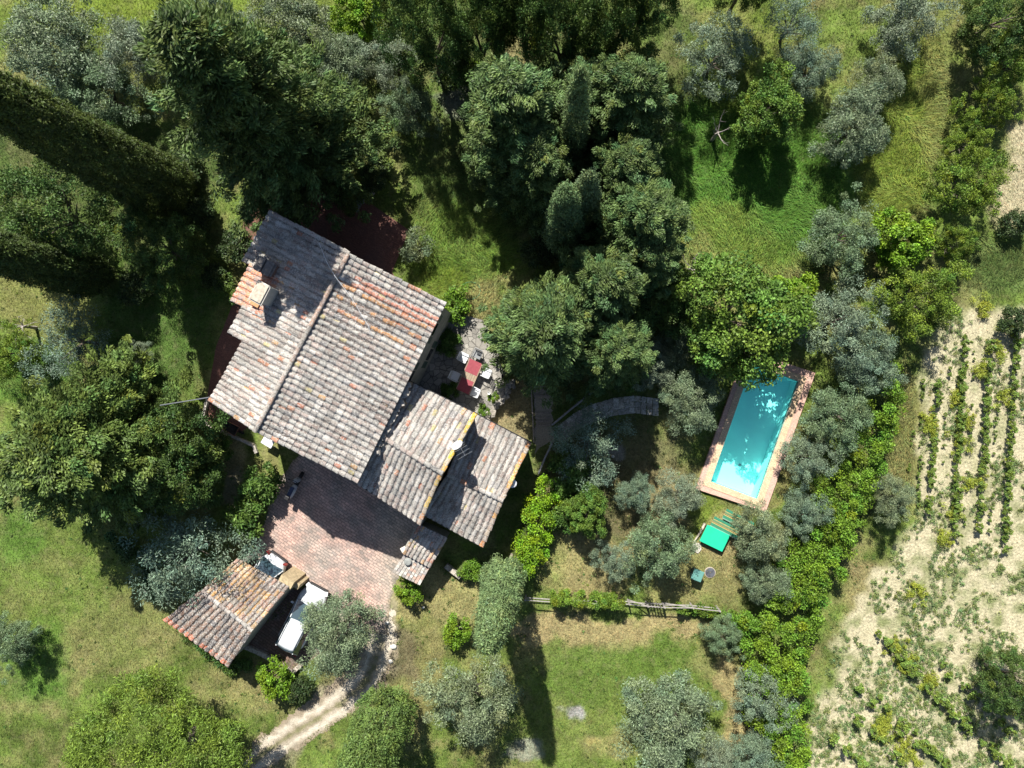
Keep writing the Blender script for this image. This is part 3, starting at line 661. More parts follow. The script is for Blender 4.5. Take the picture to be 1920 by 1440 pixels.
def lobed(C, r, per, base, cvar=.22, lvar=.25, flat=.8, shell=.55, tips=None, up=.4, hue=.12):
    """leaf positions on many small lobes: C centres Kx3, r radii K; returns pos, out, cols"""
    K = len(C); idx = np.repeat(np.arange(K), per); n = len(idx)
    u = unit(n); u[:, 2] = np.abs(u[:, 2]) * np.where(rng.random(n) < .78, 1, -1)
    rad = r[idx] * (shell + (1 - shell) * rng.random(n) ** .5) * (1 + .25 * rng.normal(size=n) * .5)
    pos = C[idx] + u * rad[:, None] * np.array([1, 1, flat])
    cl = 1 + cvar * rng.normal(size=K)[idx]; lf = 1 + lvar * rng.normal(size=n)
    col = np.array(base)[None] * np.clip(cl * lf, .3, 2.2)[:, None]
    hv = (hue * rng.normal(size=K))[idx]; col[:, 0] *= 1 + hv; col[:, 2] *= 1 - hv
    return pos, u, np.clip(col, .002, .8)
def fol(name, C, r, per, base, l, w, axis=None, tip=None, **kw):
    pos, u, col = lobed(C, r, per, base, **kw); n = len(pos)
    d = unit(n) * .8 + u * .7
    if axis is not None: d = np.repeat(axis, per, axis=0) * 1.3 + unit(n) * .55 + u * .35
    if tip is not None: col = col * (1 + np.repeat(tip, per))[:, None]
    nr = u * .6 + unit(n) * .8 + np.array([0, 0, .5])
    L_ = l * rng.uniform(.7, 1.4, n); W_ = w * rng.uniform(.7, 1.3, n)
    return leaf_mesh(name, pos, d, nr, L_, W_, col)
def crown_centres(K, R_, hz, seed, inner=.35, bump=.25, bottom=-.45):
    g = np.random.default_rng(seed); u = g.normal(size=(K * 3, 3)); u /= np.linalg.norm(u, axis=1, keepdims=True)
    u = u[u[:, 2] > bottom][:K]; a = np.arctan2(u[:, 1], u[:, 0])
    ph = g.random(4) * 6.28; prof = 1 + bump * (np.sin(2 * a + ph[0]) * .5 + np.sin(3 * a + ph[1]) * .5 + .45 * np.sin(5 * a + ph[2]))
    rr = (inner + (1 - inner) * g.random(len(u)) ** .45) * prof
    return u * rr[:, None] * np.array([R_, R_, hz])
def trunk_mesh(h, r, seed, spread=1.0, limbs=5, topz=None):
    g = random.Random(seed); m = MB(); hh = h * .45
    m.tube([(0, 0, -.1), (g.uniform(-.1, .1), g.uniform(-.1, .1), hh * .5), (0, 0, hh)], [r * 1.3, r, r * .8], 7)
    for i in range(limbs):
        a = 6.283 * i / limbs + g.uniform(-.4, .4); s = spread * g.uniform(.5, .9)
        p1 = (math.cos(a) * s * .35, math.sin(a) * s * .35, hh + (h - hh) * .35); p2 = (math.cos(a) * s, math.sin(a) * s, hh + (h - hh) * g.uniform(.55, .95))
        m.tube([(0, 0, hh * .95), p1, p2], [r * .6, r * .4, r * .12], 5)
        for _ in range(2):
            b = a + g.uniform(-.8, .8); m.tube([p1, (p1[0] + math.cos(b) * s * .5, p1[1] + math.sin(b) * s * .5, p1[2] + (h - hh) * .35)], [r * .3, r * .08], 4)
    n = [len(f) for f in m.f]; return npmesh('trunk', m.v, n, [i for f in m.f for i in f], np.array(m.c))
def z0(C, zc): C = C.copy(); C[:, 2] += zc; return C
PROTO = {}
def reg(kind, crown, trunk, cm, Rn, Hn): crown.materials.append(cm); trunk.materials.append(M_bark); PROTO.setdefault(kind, []).append((crown, trunk, Rn, Hn))
OLV = (.135, .19, .115)
for s in range(6):      # olives: R 2.4, height 4.4
    C = crown_centres(170, 2.15, 1.75, 100 + s, inner=.3, bump=.38, bottom=-.75); C = z0(C, 2.35)
    r = np.random.default_rng(s).uniform(.26, .52, len(C))
    C = C[: [170, 120, 150, 100, 165, 135][s]]; r = r[:len(C)]; OLV = [(.14, .19, .105), (.16, .20, .125), (.12, .18, .09), (.15, .205, .13), (.13, .19, .12), (.15, .19, .10)][s]
    reg('olive', fol('crown', C, r, 170, OLV, .13, .038, cvar=.14, lvar=.33, shell=.25, hue=.05), trunk_mesh(2.6, .16, s, 1.2, 6), M_olive, 2.4, 4.3)
for s in range(3):      # sparse olives
    C = z0(crown_centres(95, 2.1, 1.4, 140 + s, inner=.3, bump=.5, bottom=-.6), 2.4); r = np.random.default_rng(s).uniform(.3, .6, len(C))
    reg('olive_sparse', fol('crown', C, r, 110, (.12, .18, .125), .13, .036, cvar=.18, lvar=.3, shell=.15, hue=.06), trunk_mesh(2.9, .12, s, 1.6, 7), M_olive, 2.4, 4.2)
for s in range(3):      # broadleaf
    C = z0(crown_centres(260, 2.9, 2.6, 200 + s, inner=.5, bump=.3, bottom=-.8), 3.6); r = np.random.default_rng(s).uniform(.3, .6, len(C))
    reg('broad', fol('crown', C, r, 140, (.105, .185, .03), .16, .10, cvar=.16, lvar=.3, shell=.4, hue=.12), trunk_mesh(3.8, .2, s, 1.8, 6), M_leaf, 3.2, 6.6)
for s in range(2):      # dark broadleaf (holm oak)
    C = z0(crown_centres(300, 2.9, 3.0, 220 + s, inner=.55, bump=.32, bottom=-.8), 3.9); r = np.random.default_rng(s).uniform(.28, .5, len(C))
    reg('holm', fol('crown', C, r, 130, (.065, .115, .026), .13, .065, cvar=.2, lvar=.3, shell=.4, hue=.12), trunk_mesh(4.2, .22, s, 1.8, 6), M_leaf, 3.2, 7.2)
for s in range(3):      # thin yellowish oaks on the field edge
    C = z0(crown_centres(150, 2.7, 2.0, 240 + s, inner=.35, bump=.38, bottom=-.7), 2.8); r = np.random.default_rng(s).uniform(.25, .5, len(C))
    reg('yellow', fol('crown', C, r, 135, (.12, .185, .022), .13, .07, cvar=.2, lvar=.32, shell=.25, hue=.1), trunk_mesh(3.0, .14, s, 1.7, 7), M_leaf, 3.0, 5.0)
for s in range(2):      # bright light-green tree
    C = z0(crown_centres(110, 1.8, 1.5, 260 + s, inner=.4, bump=.3, bottom=-.7), 2.0); r = np.random.default_rng(s).uniform(.25, .42, len(C))
    reg('bright', fol('crown', C, r, 140, (.145, .25, .018), .15, .09, cvar=.16, lvar=.28, shell=.35, hue=.1), trunk_mesh(2.2, .1, s, 1.0, 5), M_leaf, 2.1, 3.7)
def conifer(seed, R_, H_, base, nb=95, low=.12, pw=.8, per=62, lob=.38, droop=.25, flat=.45, blunt=0, l=.24, w=.075):
    g = np.random.default_rng(seed); C = []; r = []; A = []; T = []; ph = g.random(3) * 6.28
    for i in range(nb):
        f = low + (1 - low) * (i / nb) ** .95; z = H_ * f; a = i * 2.39996 + g.uniform(-.35, .35)
        lump = 1 + .14 * math.sin(3 * a + ph[0]) + .10 * math.sin(5 * a + ph[1])
        L_ = R_ * ((1 - f) / (1 - low)) ** pw * g.uniform(.62, 1.12) * lump + .25 + blunt * .3; bv = g.normal() * .14
        k = max(2, int(L_ / .34)); a2 = g.uniform(-.25, .25)
        for j in range(k):
            t = .25 + .75 * (j + .6) / k; aa = a + a2 * t; zz = z + L_ * (.22 * t - droop * t * t); off = g.normal(size=2) * .15 * (.5 + t)
            C.append((math.cos(aa) * L_ * t + off[0], math.sin(aa) * L_ * t + off[1], zz + g.normal() * .08)); r.append(lob * g.uniform(.65, 1.15) * (1.2 - .5 * t))
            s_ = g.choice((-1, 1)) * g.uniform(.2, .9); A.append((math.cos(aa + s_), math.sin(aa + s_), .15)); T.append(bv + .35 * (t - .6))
    return fol('crown', np.array(C), np.array(r), per, base, l, w, axis=np.array(A), tip=np.array(T), cvar=.14, lvar=.28, flat=flat, shell=.25, hue=.09)
def pole(h, r):
    m = MB().tube([(0, 0, -.1), (0, 0, h * .4), (0, 0, h * .72)], [r, r * .65, .03], 7); return npmesh('trunk', m.v, [len(f) for f in m.f], [i for f in m.f for i in f], np.array(m.c))
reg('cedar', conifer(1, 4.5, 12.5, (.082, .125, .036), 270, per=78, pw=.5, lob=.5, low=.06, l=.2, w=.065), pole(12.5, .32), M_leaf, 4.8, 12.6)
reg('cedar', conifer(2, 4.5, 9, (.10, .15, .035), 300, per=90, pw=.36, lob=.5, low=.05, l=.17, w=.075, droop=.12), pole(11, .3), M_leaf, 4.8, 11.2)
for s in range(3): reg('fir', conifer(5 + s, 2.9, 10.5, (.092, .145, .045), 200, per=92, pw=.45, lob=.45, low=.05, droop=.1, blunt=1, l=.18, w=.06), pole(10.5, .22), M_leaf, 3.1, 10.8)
def cypress(seed, R_, H_, base, K, per=46, l=.15, w=.055):
    g = np.random.default_rng(seed); f = g.random(K) ** .9; a = g.random(K) * 6.283
    prof = np.minimum(1, (f / .10) ** .5) * np.clip(1 - f, 0, 1) ** .42 * (.92 + .1 * np.sin(3 * a + 4 * f) + .05 * np.sin(7 * a + 9 * f))
    prof = prof * (1 + .06 * g.normal(size=K)); C = np.stack([np.cos(a) * R_ * prof * .9, np.sin(a) * R_ * prof * .9, .4 + f * (H_ - .6)], 1); r = g.uniform(.15, .36 if K < 1500 else .24, K)
    pos, u, col = lobed(C, r, per, base, cvar=.24, lvar=.22, flat=1.9, shell=.3, hue=.06)
    n = len(pos); out = pos.copy(); out[:, 2] = 0; out /= (np.linalg.norm(out, axis=1, keepdims=True) + 1e-6)
    d = np.array([0, 0, .45]) + out * .2 + unit(n) * .75; nr = out + np.array([0, 0, .7]) + unit(n) * .55
    return leaf_mesh('crown', pos, d, nr, l * rng.uniform(.7, 1.3, n), w * rng.uniform(.7, 1.3, n), col)
def pine(seed):
    C = z0(crown_centres(700, 4.5, 2.6, seed, inner=.5, bump=.22, bottom=-.45), 4.4); r = np.random.default_rng(seed).uniform(.3, .58, len(C))
    return fol('crown', C, r, 150, (.135, .205, .03), .17, .04, cvar=.13, lvar=.3, shell=.3, flat=.7, hue=.06)
reg('pine', pine(31), trunk_mesh(4.6, .3, 3, 2.4, 8), M_leaf, 5.0, 7.2)
def bushmesh(seed, base, K=26, per=120, l=.10, w=.07, hz=.7, cv=.12): 
    C = z0(crown_centres(K, .78, hz, seed, inner=.35, bump=.16, bottom=-.3), hz * .95); r = np.random.default_rng(seed).uniform(.2, .32, len(C))
    return fol('crown', C, r, per, base, l, w, cvar=cv, lvar=.28, shell=.3, hue=.08)
def stems(): 
    m = MB()
    for k in range(5):
        a = k * 1.256; m.tube([(0, 0, -.05), (math.cos(a) * .25, math.sin(a) * .25, .5), (math.cos(a) * .5, math.sin(a) * .5, 1.0)], [.04, .025, .01], 4)
    return npmesh('stem', m.v, [len(f) for f in m.f], [i for f in m.f for i in f], np.array(m.c))
reg('bush', bushmesh(41, (.12, .21, .015)), stems(), M_leaf, 1.0, 1.5)
reg('bush', bushmesh(42, (.10, .19, .018)), stems(), M_leaf, 1.0, 1.5)
reg('laurel', bushmesh(43, (.085, .155, .030), 34, 110, .15, .06), stems(), M_leaf, 1.0, 1.5)
reg('greybush', bushmesh(44, (.13, .17, .09), 26, 110, .1, .04), stems(), M_leaf, 1.0, 1.5)
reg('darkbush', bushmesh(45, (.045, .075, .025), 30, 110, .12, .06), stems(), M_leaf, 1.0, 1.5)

_cnt = {}
NAME = {'olive': 'olive_tree', 'olive_sparse': 'olive_tree', 'broad': 'broadleaf_tree', 'holm': 'holm_oak', 'yellow': 'young_oak', 'bright': 'fig_tree', 'cedar': 'cedar_tree', 'fir': 'conifer', 'pine': 'stone_pine', 'bush': 'shrub', 'laurel': 'laurel_shrub', 'greybush': 'shrub', 'darkbush': 'shrub'}
CAT = {'olive': 'olive tree', 'olive_sparse': 'olive tree', 'pine': 'pine tree', 'cedar': 'conifer', 'fir': 'conifer', 'bush': 'shrub', 'laurel': 'shrub', 'greybush': 'shrub', 'darkbush': 'shrub'}
GRP = {'olive': 'olive trees around the garden', 'olive_sparse': 'olive trees around the garden', 'fir': 'dark conifers north of the patio', 'yellow': 'young oaks at the field edge', 'holm': 'broad dark trees at the wood edge', 'bush': 'round garden shrubs', 'darkbush': 'dark undergrowth shrubs'}
def tree(kind, px, py, rpx, label, zs=1.0, aspect=1.0, name=None, h=None, rot=None):
    i = _cnt.get(kind, 0); _cnt[kind] = i + 1
    crown, trunk, Rn, Hn = PROTO[kind][i % len(PROTO[kind])]
    zc = Hn * .55
    for _ in range(4):
        s = rpx * mpp(zc) / Rn; hh = h if h else Hn * s ** .8 * zs; zc = hh * (.5 if kind in ('cedar', 'fir') else .58)
    p = P(px, py, zc); o = empty(name or NAME[kind], (p.x, p.y, 0), label, CAT.get(kind, 'tree'), rot if rot is not None else (i * 2.1 + px * .01) % 6.28, GRP.get(kind))
    o.scale = (s * math.sqrt(aspect), s / math.sqrt(aspect), hh / Hn)
    link('crown', crown, None, o); link('stem' if kind in ('bush', 'laurel', 'greybush', 'darkbush') else 'trunk', trunk, None, o)
    return o
def cyp(bx, by, R_, H_, label, base=(.075, .12, .035), K=700, seed=1, per=46, lean=(0, 0)):
    p = P(bx, by, 0); o = empty('cypress_tree', (p.x, p.y, 0), label, 'cypress', 0, 'tall cypresses around the house')
    o.rotation_euler = (lean[0], lean[1], 0)
    link('crown', cypress(seed, R_, H_, base, K, per), M_leaf, o); link('trunk', pole(H_ * .3, .22), M_bark, o)

TREES = [
 ('olive', 100, 85, 105, 'silvery olive tree in the top corner above the big cypress'),
 ('olive', 255, 100, 78, 'silvery olive tree between the corner olive and the dark cedar'),
 ('olive', 190, 175, 80, 'grey olive wedged between the giant cypress and the top olives'),
 ('olive', 470, 90, 60, 'grey olive behind the upper edge of the dark cedar'),
 ('holm', 975, -40, 90, 'dark tree centred beyond the top edge, added to shade the bank', 1, 1, None, 12),  # centred off-frame, added for the shadow it throws into view
 ('holm', 1225, -60, 70, 'dark tree centred beyond the top edge, added to shade the strip beside the meadow', 1, 1, None, 12),  # centred off-frame, added to cast the shade strip below it
 ('holm', 1415, -75, 60, 'unseen dark tree beyond the top edge, added to shade the lawn by the thin olive', 1, 1, None, 9),  # out of view, put in so its shadow darkens the top lawn
 ('darkbush', 1903, 420, 30, 'dark bush at the right edge between the pale strip and the green grass'),
 ('darkbush', 850, 130, 45, 'dark bush in the deep shade behind the shaded lawn'),
 ('bright', 905, 140, 35, 'small green bush in the deep shade at the top of the lawn'),
 ('olive', 385, 30, 70, 'grey olive at the top edge just above the dark cedar'),
 ('olive', 555, 40, 85, 'broad grey olive at the top edge beyond the cedar'),
 ('olive', 640, 125, 66, 'grey-green olive touching the lawn side of the cedar crown'),
 ('olive', 738, 120, 58, 'pale olive between the cedar and the shaded lawn'),
 ('olive', 768, 205, 55, 'bright round olive at the edge of the shaded lawn beside the cedar'),
 ('bright', 672, 25, 55, 'bright green bushy tree on the top edge beside the grey olives'),
 ('holm', 800, 60, 85, 'dark leafy tree on the top edge beside the bright bushy tree', 1, 1, None, 10.5),
 ('holm', 895, 50, 80, 'dark green tree on the top edge beside the dry bank', 1, 1, None, 10.5),
 ('holm', 1055, 60, 85, 'dark green tree at the top edge above the broad conifer', 1, 1, None, 10.5),
 ('holm', 1165, 30, 75, 'leafy tree at the top edge beside the deep shadow strip', 1, 1, None, 10.5),
 ('cedar', 492, 212, 205, 'huge dark cedar with layered radiating branches shading the house roof', 1, 1, None, 17.5),
 ('fir', 965, 235, 112, 'broad olive-green conifer beside the long shaded lawn'),
 ('fir', 1010, 330, 85, 'dark conifer at the shaded foot of the broad one'),
 ('fir', 1170, 215, 95, 'tallest dark bushy conifer beside the long grass meadow'),
 ('fir', 1200, 430, 92, 'pale-tipped conifer between the tallest conifer and the long grass'),
 ('fir', 1125, 545, 92, 'grey-green conifer in the middle of the central clump'),
 ('fir', 1015, 625, 110, 'large pale green conifer overhanging the flagged patio'),
 ('fir', 1150, 655, 80, 'dark shaded conifer behind the one over the patio'),
 ('holm', 1225, 570, 75, 'shaded evergreen between the central conifers and the big walnut'),
 ('fir', 1075, 600, 75, 'dark conifer filling the gap behind the conifer over the patio'),
 ('fir', 1210, 500, 75, 'dark conifer on the meadow side of the central clump'),
 ('fir', 1085, 215, 80, 'dark conifer squeezed between the two tallest crowns of the upper clump'),
 ('fir', 1165, 340, 80, 'dark conifer in the shade at the foot of the tallest one'),
 ('olive', 1340, 105, 74, 'silvery round olive standing alone in the long grass'),
 ('olive_sparse', 1485, 45, 62, 'thin grey olive at the top edge above the leafy one'),
 ('olive', 1520, 130, 50, 'small grey olive between two larger olives in the meadow'),
 ('broad', 1440, 205, 66, 'dark leafy tree with bare twigs in the middle of the meadow'),
 ('olive', 1640, 165, 55, 'upper olive of the pair beside the yellow grass strip'),
 ('olive', 1600, 240, 70, 'lower olive of the pair beside the yellow grass strip'),
 ('olive', 1700, 35, 72, 'blue-grey olive at the top edge beside the yellow grass strip'),
 ('holm', 1885, 20, 75, 'dark tree in the top right corner'),
 ('yellow', 1898, 110, 60, 'yellowish oak at the right edge below the corner tree'),
 ('yellow', 1858, 195, 50, 'thin yellowish oak above the dry vineyard strip'),
 ('yellow', 1812, 268, 46, 'small yellow-green oak beside the dry strip'),
 ('yellow', 1815, 345, 70, 'large yellow-green oak leaning over the field edge'),
 ('olive', 1580, 440, 72, 'dark grey olive below the yellow grass strip'),
 ('bright', 1690, 450, 62, 'bright leafy fig between the olive and the field oaks'),
 ('yellow', 1788, 455, 45, 'low yellowish oak beside the green field corner'),
 ('yellow', 1720, 560, 78, 'dark yellow-green oak shading the top of the vine rows'),
 ('broad', 1380, 592, 125, 'large green walnut tree overhanging the top of the pool'),
 ('bright', 1480, 560, 55, 'bright green tree joined to the walnut crown'),
 ('olive', 1575, 600, 80, 'large grey olive between the walnut and the field oak'),
 ('olive', 1630, 680, 60, 'grey olive at the head of the bramble hedge'),
 ('olive', 1280, 640, 50, 'pale olive in the shade left of the walnut'),
 ('olive', 1300, 750, 62, 'pale-topped olive beside the upper corner of the pool'),
 ('olive', 1225, 690, 50, 'shaded olive by the dark steps path'),
 ('olive', 1575, 775, 66, 'silvery olive against the long side of the pool deck'),
 ('olive', 1515, 860, 52, 'silvery olive beside the lower half of the pool deck'),
 ('olive', 1510, 960, 46, 'grey olive between the pool corner and the hedge'),
 ('olive', 1420, 1000, 58, 'grey olive covering the ends of the striped sun beds'),
 ('olive', 1435, 1090, 45, 'narrow grey olive beside the hedge below the sun beds'),
 ('olive', 1270, 930, 52, 'olive beside the lower left corner of the pool deck'),
 ('olive', 1232, 1030, 68, 'large grey olive between the dry lawn and the green cover'),
 ('olive', 1150, 1050, 40, 'small slender olive in the middle of the dry lawn'),
 ('olive', 1190, 925, 38, 'small shaded olive with one silver side'),
 ('olive_sparse', 1105, 835, 75, 'thin blue-green olive in the shade below the wooden handrail'),
 ('olive', 878, 1310, 92, 'large grey olive on the lower lawn below the small cypress'),
 ('olive', 1250, 1350, 92, 'largest grey olive on the lower lawn by the bottom edge'),
 ('olive', 1340, 1425, 46, 'small olive touching the largest lawn olive at the bottom edge'),
 ('olive', 1357, 1195, 40, 'small round olive at the hedge below the fence'),
 ('olive', 1430, 1310, 58, 'olive growing out of the bramble hedge'),
 ('olive', 1415, 1420, 50, 'olive at the bottom edge below the hedge olive'),
 ('olive', 1672, 935, 46, 'thin grey olive at the foot of the vine rows'),
 ('olive', 634, 1186, 80, 'dense grey-green olive overhanging the parked white car'),
 ('olive_sparse', 340, 1045, 110, 'blue-green olive with one silvery side over the garage roof'),
 ('olive_sparse', 130, 640, 80, 'sparse olive with visible dark limbs on the shaded lawn'),
 ('olive', 252, 665, 34, 'tiny silvery olive on the dark lawn'),
 ('olive', 15, 1210, 55, 'grey olive cut by the left edge of the lawn'),
 ('cedar', 160, 842, 194, 'very wide yellow-green conifer covering the left side below the shaded lawn'),
 ('holm', 330, 850, 100, 'dark leafy lobe tree joined to the wide conifer near the house corner'),
 ('holm', 90, 400, 120, 'dark evergreen between the two giant cypresses'),
 ('holm', 300, 465, 80, 'dark evergreen with yellow tips near the house corner'),
 ('holm', 210, 280, 55, 'dark evergreen beside the cedar'),
 ('pine', 292, 1448, 190, 'wide yellow-green stone pine at the bottom edge'),
 ('bush', 765, 1108, 31, 'bright green ball shrub at the corner of the low shed'),
 ('bush', 882, 1070, 26, 'small round shrub in the stone bed below the far wing'),
 ('bush', 857, 1184, 34, 'bright green round shrub on the dry lawn'),
 ('bush', 852, 572, 42, 'bright green climber shrub at the house corner above the patio'),
 ('laurel', 838, 640, 30, 'green shrub against the house wall beside the patio'),
 ('greybush', 782, 462, 40, 'grey-green shrub at the corner of the north terrace'),
 ('laurel', 492, 905, 46, 'glossy laurel shrub on the courtyard edge by the scooter'),
 ('laurel', 455, 970, 46, 'laurel shrub lower down the courtyard edge'),
 ('laurel', 405, 845, 34, 'laurel shrub beside the dry grass path'),
 ('bush', 515, 1272, 44, 'bright green shrub behind the parked white car'),
 ('darkbush', 560, 1290, 30, 'dark shrub between the bright shrub and the drive'),
 ('laurel', 842, 735, 22, 'leafy plant between the patio table and wing roof'),
 ('bush', 908, 770, 15, 'yellow-green potted plant at the patio corner'),
 ('bush', 925, 746, 14, 'yellow-green plant on the patio edge'),
 ('laurel', 1075, 880, 55, 'dark green shrub below the wooden steps'),
 ('laurel', 1175, 700, 40, 'green bush at the far end of the wooden handrail'),
 ('broad', 1100, 960, 45, 'dark tree behind the bright hedge by the far wing'),
 ('darkbush', 345, 300, 34, 'dark bush added over a bright patch on the far bank between cedar and giant cypress'),  # added to darken a bright patch left between the tree shadows
 ('darkbush', 370, 400, 40, 'dark bush added over a bright gap between cypress foot and terrace'),  # second bush added to cover that bright ground
 ('darkbush', 330, 340, 50, 'dark bush between cedar and giant cypress'),
 ('darkbush', 440, 460, 40, 'dark bush against the upper house corner'),
 ('darkbush', 400, 520, 32, 'dark bush on the shaded bank beside the west terrace'),
 ('darkbush', 700, 330, 35, 'dark bush by the stone bench'),
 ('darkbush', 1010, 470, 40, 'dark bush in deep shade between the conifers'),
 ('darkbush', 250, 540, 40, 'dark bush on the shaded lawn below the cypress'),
 ('holm', 1905, 1280, 60, 'dark tree at the right edge of the lower field'),
 ('darkbush', 1900, 600, 30, 'dark green shrub beside the vine rows at the right edge'),
 ('yellow', 20, 660, 60, 'yellow-green shrubby tree at the left edge'),
]
for t in TREES: tree(*t)
cyp(345, 368, 2.1, 20, 'giant cypress leaning out of the top left with a sunlit edge', (.055, .080, .017), 3200, 1, 42)
cyp(200, 522, 1.6, 15, 'second giant cypress near the left edge above the dry lawn', (.050, .078, .018), 2300, 2, 42)
cyp(947, 1066, 1.35, 13, 'single slim cypress at the lawn fence casting a long shadow', (.13, .19, .075), 800, 3, 54)
cyp(738, 1312, 1.9, 13, 'stout cypress beside the gravel drive at the bottom edge', (.105, .165, .04), 1000, 4, 56)
cyp(1068, 325, .8, 14, 'thin pointed cypress among the upper conifers', (.11, .16, .06), 500, 5)
cyp(1054, 452, 1.35, 11, 'slim cypress at the head of the central clump', (.095, .15, .06), 700, 6)
cyp(1085, 430, 1.0, 11, 'narrow dark cypress right beside the slim one of the central clump', (.11, .16, .07), 500, 7)

# hedges
def hedge(name, pts, label, cat, base, h=2.0, dens=1.0, l=.115, w=.075, per=150, lob=(.28, .5), zlift=.0):
    C = []; r = []
    for (x0, y0, w0), (x1, y1, w1) in zip(pts[:-1], pts[1:]):
        L_ = math.hypot(x1 - x0, y1 - y0) * mpp(h * .6); n = int(L_ * max((w0 + w1) * mpp(1), .8) * 3.4 * dens) + 2
        for _ in range(n):
            t = rng.random(); wd = (w0 + (w1 - w0) * t); nx, ny = -(y1 - y0), (x1 - x0); q = math.hypot(nx, ny); s = rng.uniform(-1, 1)
            hh = h * (1 - .45 * s * s) * rng.uniform(.75, 1.08)
            for zz in (hh - .35, hh * .5) if rng.random() < .45 else (hh - .35,):
                p = P(x0 + (x1 - x0) * t + nx / q * wd * s * .9, y0 + (y1 - y0) * t + ny / q * wd * s * .9, h * .8)
                C.append((p.x, p.y, zz)); r.append(rng.uniform(*lob))
    me = fol(name, np.array(C), np.array(r), per, base, l, w, cvar=.16, lvar=.3, shell=.35, hue=.12)
    return tag(link(name, me, M_leaf), label, cat)
hedge('bramble_hedge', [(1685, 690, 30), (1662, 770, 40), (1635, 850, 52), (1600, 930, 58), (1562, 1020, 62), (1525, 1090, 68), (1475, 1170, 80), (1440, 1240, 85), (1465, 1320, 72), (1485, 1400, 52), (1475, 1470, 50)], 'thick bright green bramble hedge between the olive garden and the vineyard', 'hedge', (.125, .22, .02), 2.7, .8, per=170)
hedge('vine_hedge', [(1018, 900, 22), (1022, 950, 34), (1000, 1000, 34), (995, 1060, 34), (985, 1085, 26)], 'bright green leafy hedge along the slope below the far wing', 'hedge', (.16, .28, .014), 2.0, 1.0)
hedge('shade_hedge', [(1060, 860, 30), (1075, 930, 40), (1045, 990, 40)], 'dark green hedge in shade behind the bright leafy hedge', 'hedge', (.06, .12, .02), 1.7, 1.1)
hedge('jasmine_hedge', [(1036, 1128, 13), (1168, 1134, 11)], 'long low green jasmine growing on the wooden lawn fence', 'hedge', (.13, .21, .025), 1.75, 7, .09, .05, 120, (.16, .26))
hedge('ivy_hedge', [(1275, 1146, 5), (1330, 1150, 10), (1375, 1165, 16), (1410, 1175, 20)], 'ivy hedge on the fence beyond the gate', 'hedge', (.10, .17, .022), 1.1, 3, .1, .07, 110, (.16, .28))
hedge('slope_undergrowth', [(470, 1240, 10), (430, 1260, 10), (395, 1225, 10), (350, 1190, 10)], 'low green hedge along the back of the garage', 'hedge', (.06, .12, .025), .8, 1.6)
hedge('bank_hedge', [(395, 480, 10), (420, 530, 9), (440, 560, 7)], 'narrow strip of bright leaves along the bank beside the house', 'hedge', (.09, .15, .03), 1.3, 1.8)
hedge('shrub_border', [(200, 990, 16), (260, 1080, 16), (300, 1130, 12)], 'dark shrubby border between the lawn and garage olive', 'hedge', (.05, .10, .03), 1.3, 1.2)

# ------------------------------------------------------------------ vines and field weeds
vm = []
for s in range(3):
    C = z0(crown_centres(9, .3, .3, 300 + s, inner=.2, bump=.3), .5); r = np.full(len(C), .14)
    c = fol('vine_leaves', C, r, 60, (.16, .235, .045), .10, .065, shell=.2); c.materials.append(M_leaf); vm.append(c)
stk = MB().tube([(0, 0, 0), (.03, 0, .4), (0, 0, .8)], [.03, .025, .015], 5); stk = npmesh('stem', stk.v, [len(f) for f in stk.f], [i for f in stk.f for i in f], np.array(stk.c)); stk.materials.append(M_bark)
random.seed(21); nv = 0
def vine(px, py, s=1.0):
    global nv
    p = P(px, py, .5); o = empty('grape_vine', (p.x, p.y, 0), 'small leafy grape vine planted in a straight row across the pale field', 'vine', random.random() * 6, 'grape vines planted in rows'); s *= random.uniform(.45, .85); o.scale = (s, s, s * 1.1)
    link('foliage', vm[nv % 3], None, o); link('stem', stk, None, o); nv += 1
for x0, y0, x1, y1, sc_, sk in ((1716, 800, 1706, 930, .6, .3), (1738, 700, 1724, 960, .55, .35), (1762, 720, 1744, 970, .95, .06), (1786, 690, 1768, 990, .5, .45), (1812, 630, 1790, 1010, 1.0, .06), (1835, 660, 1814, 1000, .5, .5), (1860, 640, 1838, 1010, 1.0, .08), (1884, 660, 1862, 1010, .5, .5), (1910, 630, 1886, 1040, 1.0, .08)):
    n = int(abs(y1 - y0) / 11)
    for i in range(n):
        if random.random() < sk: continue
        t = i / n; vine(x0 + (x1 - x0) * t + random.uniform(-2.5, 2.5), y0 + (y1 - y0) * t + random.uniform(-3, 3), sc_)
for x0, y0, n in ((1610, 1290, 9), (1612, 1350, 7), (1650, 1310, 10), (1700, 1250, 15), (1720, 1385, 5), (1650, 1190, 6), (1770, 1250, 10), (1560, 1380, 5)):
    for i in range(n):
        if random.random() < .3: continue
        vine(x0 + i * 13.5 + random.uniform(-4, 4), y0 + i * 13 + random.uniform(-4, 4), 1.25)
C = []; r = []; bc = []
fx = rng.uniform(1480, 1960, 14000); fy = rng.uniform(150, 1460, 14000); fdist = polyd(fx, fy, FIELD)
dens = fbm(fx / 28, fy / 28, 4, 3) + .18 * np.clip((fy - 1000) / 300, 0, 1) - .04
sel = (fdist < -6) & (dens > .49 + .1 * rng.random(14000))
for x, y in zip(fx[sel], fy[sel]):
    p = P(x, y, .1); C.append((p.x, p.y, .07)); r.append(rng.uniform(.08, .24))
C = np.array(C); r = np.array(r)
me = fol('weeds', C, r, 26, (.15, .21, .07), .14, .03, cvar=.2, lvar=.3, flat=.6, shell=.1, hue=.12)
tag(link('weeds', me, M_leaf), 'scattered green weeds growing over the pale dry field', 'weeds', kind='stuff')
